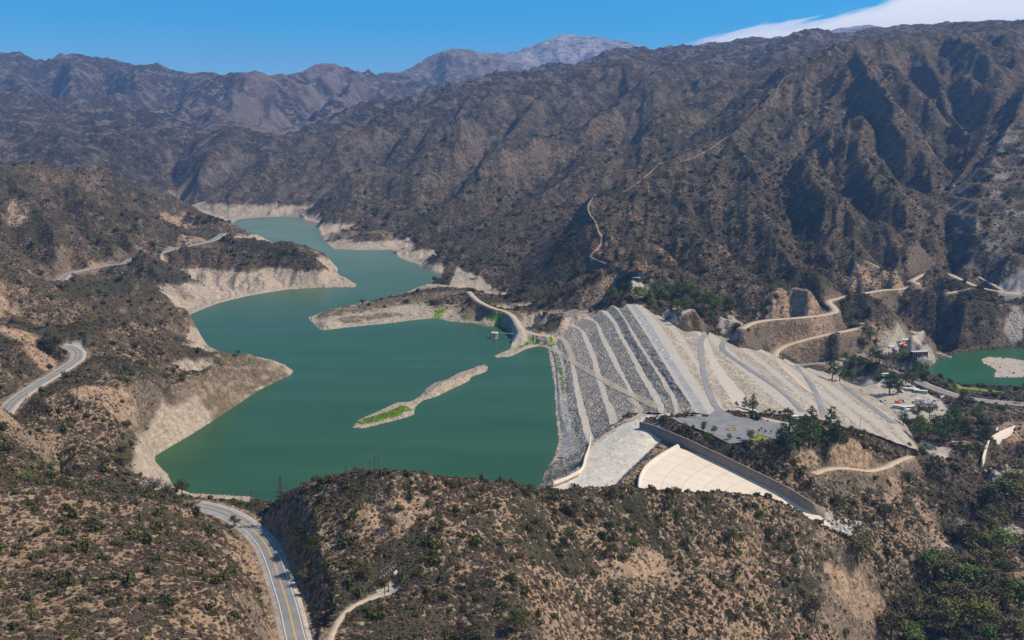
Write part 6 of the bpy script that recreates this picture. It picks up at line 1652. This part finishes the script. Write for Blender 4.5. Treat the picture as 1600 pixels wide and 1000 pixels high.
# swing gate across the crest road
sg = root('swing_gate', 1085, 654, 'long low brown gate across the gravel beside the car park', 'gate')
e0, e1 = spot(1055, 652.5), spot(1101, 656.5); q0 = Vector(sg.location)
MB().tube([tuple(e0 - q0 + Vector((0, 0, 1.0))), tuple(e1 - q0 + Vector((0, 0, 1.0)))], .12, 5).build('rail', P_RUST, sg)
for t_ in (0, .33, .66, 1):
    p = e0.lerp(e1, t_) - q0; MB().box(p.x - .15, p.x + .15, p.y - .15, p.y + .15, -.4, p.z + 1.2).build('post', P_RUST, sg)
p = e0.lerp(e1, .33) - q0; MB().box(p.x - 1.4, p.x + 1.4, p.y - .2, p.y - .1, .4, 1.5).build('sign_board', P_RUST, sg)
# --- houses
def house(u, v, l, w_, h, rz, wallm, roofm, label, name='house', rise=1.6):
    o = root(name, u, v, label, 'house', None, rz)
    MB().box(-l / 2, l / 2, -w_ / 2, w_ / 2, -1.5, h).build('wall', wallm, o)
    ov = .7
    r_ = MB(); r_.add([(-l / 2 - ov, -w_ / 2 - ov, h - .1), (l / 2 + ov, -w_ / 2 - ov, h - .1), (l / 2 + ov, w_ / 2 + ov, h - .1), (-l / 2 - ov, w_ / 2 + ov, h - .1), (-l / 2 + w_ * .25, 0, h + rise), (l / 2 - w_ * .25, 0, h + rise)],
                      [(0, 1, 5, 4), (2, 3, 4, 5), (1, 2, 5), (3, 0, 4), (3, 2, 1, 0)]); rf = r_.build('roof', roofm, o)
    MB().box(l * .2, l * .2 + .8, .3, 1.1, h + .4, h + rise + .9).build('chimney', M_CONC, rf)
    n = max(2, int(l / 4))
    for k in range(n):
        x = -l / 2 + l * (k + .5) / n
        if k == n // 2: MB().box(x - .5, x + .5, -w_ / 2 - .05, -w_ / 2 + .02, 0, 2.1).build('door', P_WOOD, o)
        else: MB().box(x - .7, x + .7, -w_ / 2 - .05, -w_ / 2 + .02, .9, 2.1).build('window', P_DARK, o)
    return o
house(1276, 674, 12, 9, 3.0, -.1, P_BEIGE, P_BROWN, 'brown roofed house half hidden among the knoll pines')
hs_ = house(1511, 697, 25, 7, 2.8, .02, P_BEIGE, P_BROWN, 'long low house with a brown roof in the garden below the dam', rise=1.9)
MB().box(-12, 2, 4.4, 6.4, 2.4, 2.6).build('porch_roof', P_WHITE, hs_)
gz = root('gazebo', 1524, 675, 'small brown roofed gazebo behind the long house', 'gazebo')
MB().add([(-2.6, -2.6, 2.6), (2.6, -2.6, 2.6), (2.6, 2.6, 2.6), (-2.6, 2.6, 2.6), (0, 0, 4.0)], [(0, 1, 4), (1, 2, 4), (2, 3, 4), (3, 0, 4), (3, 2, 1, 0)]).build('roof', P_BROWN, gz)
for x in (-2, 2):
    for y in (-2, 2): MB().box(x - .12, x + .12, y - .12, y + .12, -.5, 2.6).build('post', P_WHITE, gz)
# --- curved retaining wall by the stream
rw = empty('retaining_wall', at_z(1545, 705, -40), 'tall curved pale concrete wall above the boulder strewn stream', 'wall')
RWB = [(1536, 733, -42), (1543, 717, -42), (1551, 706, -42), (1562, 698, -42), (1574, 691, -42), (1587, 685, -42)]
rb = np.array([at_z(*p) for p in smooth_line(RWB, 40)])
wall('wall_panel', rb, np.interp(np.linspace(0, 1, 40), [0, .15, .3, .7, 1], [9, 13, 15, 14, 13]), 1.0, M_PALEC, rw, np.array(rw.location[:]), .12, 3)
cl_ = root('drain_chute', 1558, 668, 'narrow pale concrete drain running down beside the curved wall', 'drain')
q0 = Vector(cl_.location); pa, pb = spot(1562, 656) - q0, spot(1557, 674) - q0
MB().add([tuple(pa + Vector((-1, 0, .5))), tuple(pa + Vector((1, 0, .5))), tuple(pb + Vector((1, 0, .5))), tuple(pb + Vector((-1, 0, .5))), tuple(pa + Vector((-1, 0, -1))), tuple(pa + Vector((1, 0, -1))), tuple(pb + Vector((1, 0, -1))), tuple(pb + Vector((-1, 0, -1)))],
         [(0, 1, 2, 3), (0, 4, 5, 1), (1, 5, 6, 2), (2, 6, 7, 3), (3, 7, 4, 0)]).build('channel', M_PALEC, cl_)
# --- crane and plant
cr = root('crane', 1409, 541, 'white lattice boom crane leaning left over the works', 'crane', yr=(800, 1500))
d_ = (Vector(cr.location) - Vector((0, 0, HC))).length / F
MB().box(-4.2, 4.2, -1.6, 1.6, .9, 2.0, .1).build('carrier', P_WHITE, cr)
for y in (-1.9, 1.9): MB().box(-4.4, 4.4, y - .45, y + .45, 0, 1.1, .15).build('crawler_track', P_TYRE, cr)
MB().box(-3.8, 1.4, -1.5, 1.5, 2.0, 4.0, .12).build('engine_house', P_WHITE, cr); MB().box(1.4, 3.0, -1.5, -.2, 2.0, 4.2, .1).build('cab', P_DARK, cr); MB().box(-4.9, -3.7, -1.6, 1.6, 1.8, 3.6).build('counterweight', P_GREY, cr)
tip = Vector((-9.5 * d_, 2, 36 * d_)); ft = Vector((2.2, 0, 2.2))
bm_ = MB(); up_ = (tip - ft).normalized(); s1 = up_.cross(Vector((0, 1, 0))).normalized() * .55; s2 = up_.cross(s1).normalized() * .55
cor = [s1 + s2, s1 - s2, -s1 - s2, -s1 + s2]
for c in cor: bm_.tube([tuple(ft + c * .5), tuple(ft.lerp(tip, .12) + c), tuple(ft.lerp(tip, .85) + c), tuple(tip + c * .4)], .11, 5)
for k in range(26):
    a_, b_ = ft.lerp(tip, .1 + .77 * k / 26), ft.lerp(tip, .1 + .77 * (k + 1) / 26)
    for i in range(4): bm_.tube([tuple(a_ + cor[i]), tuple(b_ + cor[(i + 1) % 4])], .05, 3)
bm_.build('boom', P_WHITE, cr)
ms = Vector((5 * d_ * 1.0, 0, 12 * d_)); MB().tube([tuple(ft), tuple(ms)], [.3, .2], 5).build('gantry_mast', P_WHITE, cr)
ln = MB(); ln.tube([tuple(ms), tuple(tip)], .05, 3); ln.tube([tuple(ms), (-4, 0, 4)], .06, 3); ln.tube([tuple(tip), (tip.x, tip.y, 6)], .05, 3); ln.build('cable', P_GREY, cr)
MB().box(tip.x - .3, tip.x + .3, tip.y - .2, tip.y + .2, 5, 6.2).build('hook_block', P_YELL, cr)
def tankish(u, v, m, r, l, rz, label, cat, name):
    o = root(name, u, v, label, cat, None, rz, (800, 1500))
    MB().tube([(-l / 2, 0, r + .5), (-l / 2 + .3, 0, r + .5), (l / 2 - .3, 0, r + .5), (l / 2, 0, r + .5)], [r * .8, r, r, r * .8], 14).build('drum', m, o)
    for x in (-l * .3, l * .3): MB().box(x - .3, x + .3, -r * .8, r * .8, -.6, .9).build('cradle', P_GREY, o)
tankish(1413, 543, P_ORANGE, 2.2, 5, .3, 'bright orange tank beside the crane', 'tank', 'storage_tank')
def container(u, v, m, l, w_, h, rz, label, cat='container', name='container'):
    o = root(name, u, v, label, cat, None, rz, (800, 1500))
    MB().box(-l / 2, l / 2, -w_ / 2, w_ / 2, -.5, h, .06).build('body', m, o)
    rb_ = MB()
    for k in range(int(l / .6)): rb_.box(-l / 2 + .3 + k * .6, -l / 2 + .5 + k * .6, -w_ / 2 - .06, w_ / 2 + .06, .1, h - .15)
    rb_.build('ribbing', m, o)
    MB().box(l / 2, l / 2 + .06, -w_ / 2 + .1, w_ / 2 - .1, .1, h - .2).build('door', m, o)
container(1408, 546, P_GREEN, 5.5, 2.4, 2.6, .5, 'green container in front of the crane')
container(1399, 549, P_RED, 5, 2.4, 1.6, .4, 'dark red skip left of the green container', 'skip', 'skip')
container(1396, 548, P_BLUE, 2.4, 2, 2.2, .4, 'small blue box left of the dark red skip', 'box', 'site_box')
trailer(1393, 545, .25, 9, 4, 3.6, P_WHITE, P_WHITE, 'white roofed site cabin left of the crane', 'cabin', 'cabin', 3); trailer(1414, 534, .2, 14, 6, 3.4, P_WHITE, P_WHITE, 'largest white roofed shed behind the crane', 'shed', 'shed', 3)
trailer(1403, 536, .1, 7, 4, 3.2, P_BEIGE, P_ROOFB, 'small pale shed between the crane and the bare cliff', 'shed', 'shed', 2)
for i, (u, v, m) in enumerate(((1377, 552, P_SILVER), (1383, 552, P_WHITE), (1389, 552, P_GREY), (1394, 552, P_WHITE))): car(u, v, .15, m, 'car in the short row under the crane works', 'cars under the crane works', 'pickup')
gs_ = root('gate_structure', 1437, 556, 'beige concrete gate structure with tall dark bays above the pool', 'dam gate', None, .15, (800, 1500))
MB().box(-11, 11, 0, 3.5, -7, 5.5).build('headwall', M_CONC, gs_); MB().box(-11.5, 11.5, -2.2, 4.0, 5.5, 6.3).build('deck', M_PALEC, gs_)
for k in range(8): MB().box(-10.6 + k * 2.9, -9.8 + k * 2.9, -2.0, 0, -7, 5.5).build('buttress', M_CONC, gs_)
for k in range(7): MB().box(-9.7 + k * 2.9, -7.8 + k * 2.9, -.06, .02, -3, 4.6).build('bay_gate', P_ROOFG, gs_)
ww_ = MB(); ww_.prism([(-9, -9), (13, -9), (13, -5), (-9, 0)], -9.5, -8.3); ww_.build('wing_wall', M_PALEC, gs_)
rm = root('ramp_wall', 1465, 552, 'ruined pale concrete ledge stepping down into the pool', 'wall', None, -.5, (800, 1500))
for k in range(5): MB().box(-12 + k * 6, -6.4 + k * 6, -2.2 + .3 * k, 2, -9 - k, 3.2 - 1.5 * k, .2).build('step_block', M_PALEC, rm)
# yellow sign on the left
sn_ = root('road_sign', 12, 734, 'small yellow road sign on the near left slope', 'sign', None, .4)
MB().tube([(0, 0, -.3), (0, 0, 2.6)], .07, 6).build('post', P_STEEL, sn_); MB().add([(-.85, -.1, 2.6), (0, -.1, 1.75), (.85, -.1, 2.6), (0, -.1, 3.45), (-.85, -.03, 2.6), (0, -.03, 1.75), (.85, -.03, 2.6), (0, -.03, 3.45)], [(0, 1, 2, 3), (7, 6, 5, 4), (0, 4, 5, 1), (1, 5, 6, 2), (2, 6, 7, 3), (3, 7, 4, 0)]).build('sign_panel', P_YELL, sn_)
# boulders by the stream and below the chute
BM = []
for k in range(4):
    bm = bmesh.new(); bmesh.ops.create_icosphere(bm, subdivisions=3, radius=1)
    r = random.Random(k + 5)
    pl = [(Vector((r.gauss(0, 1), r.gauss(0, 1), r.gauss(0, 1))).normalized(), r.uniform(.55, .85)) for _ in range(14)]
    for vv in bm.verts:
        for n_, dd in pl:
            e_ = vv.co.dot(n_) - dd
            if e_ > 0: vv.co -= n_ * e_
    me = bpy.data.meshes.new('boulder'); bm.to_mesh(me); bm.free(); BM.append(me)
M_BLD = m_stone('pale_boulder', ((.2, (.28, .255, .23)), (.45, (.46, .43, .395)), (.7, (.58, .55, .51)), (.9, (.66, .63, .59))), .8, .2, .4, .5)
for me in BM: me.materials.append(M_BLD)
br_ = random.Random(3); bp = None
for (u, v, sx, sy, n, lab) in ((1565, 745, 26, 16, 34, 'pale boulder in the stream bed below the curved wall'), (1500, 880, 22, 12, 26, 'pale boulder at the canyon bottom'), (1575, 830, 18, 12, 18, 'pale boulder where the canyon bends'), (1525, 825, 14, 14, 14, 'pale boulder under the canyon cliff'), (1320, 822, 22, 14, 20, 'pale block at the foot of the spillway')):
    for k in range(n):
        p = spot(u + br_.gauss(0, sx * .5), v + br_.gauss(0, sy * .5)); s_ = br_.uniform(.8, 2.6)
        o = bpy.data.objects.new('boulder', BM[k % 4]) if bp is None else bp.copy(); o.data = BM[k % 4]; bp = bp or o
        COL.objects.link(o); o.location = p; o.rotation_euler = (br_.random(), br_.random(), br_.random() * 6); o.scale = (s_, s_ * br_.uniform(.6, 1), s_ * br_.uniform(.5, .8))
        tag(o, lab, 'boulder', lab)
print('script', round(time.time() - T0, 1))
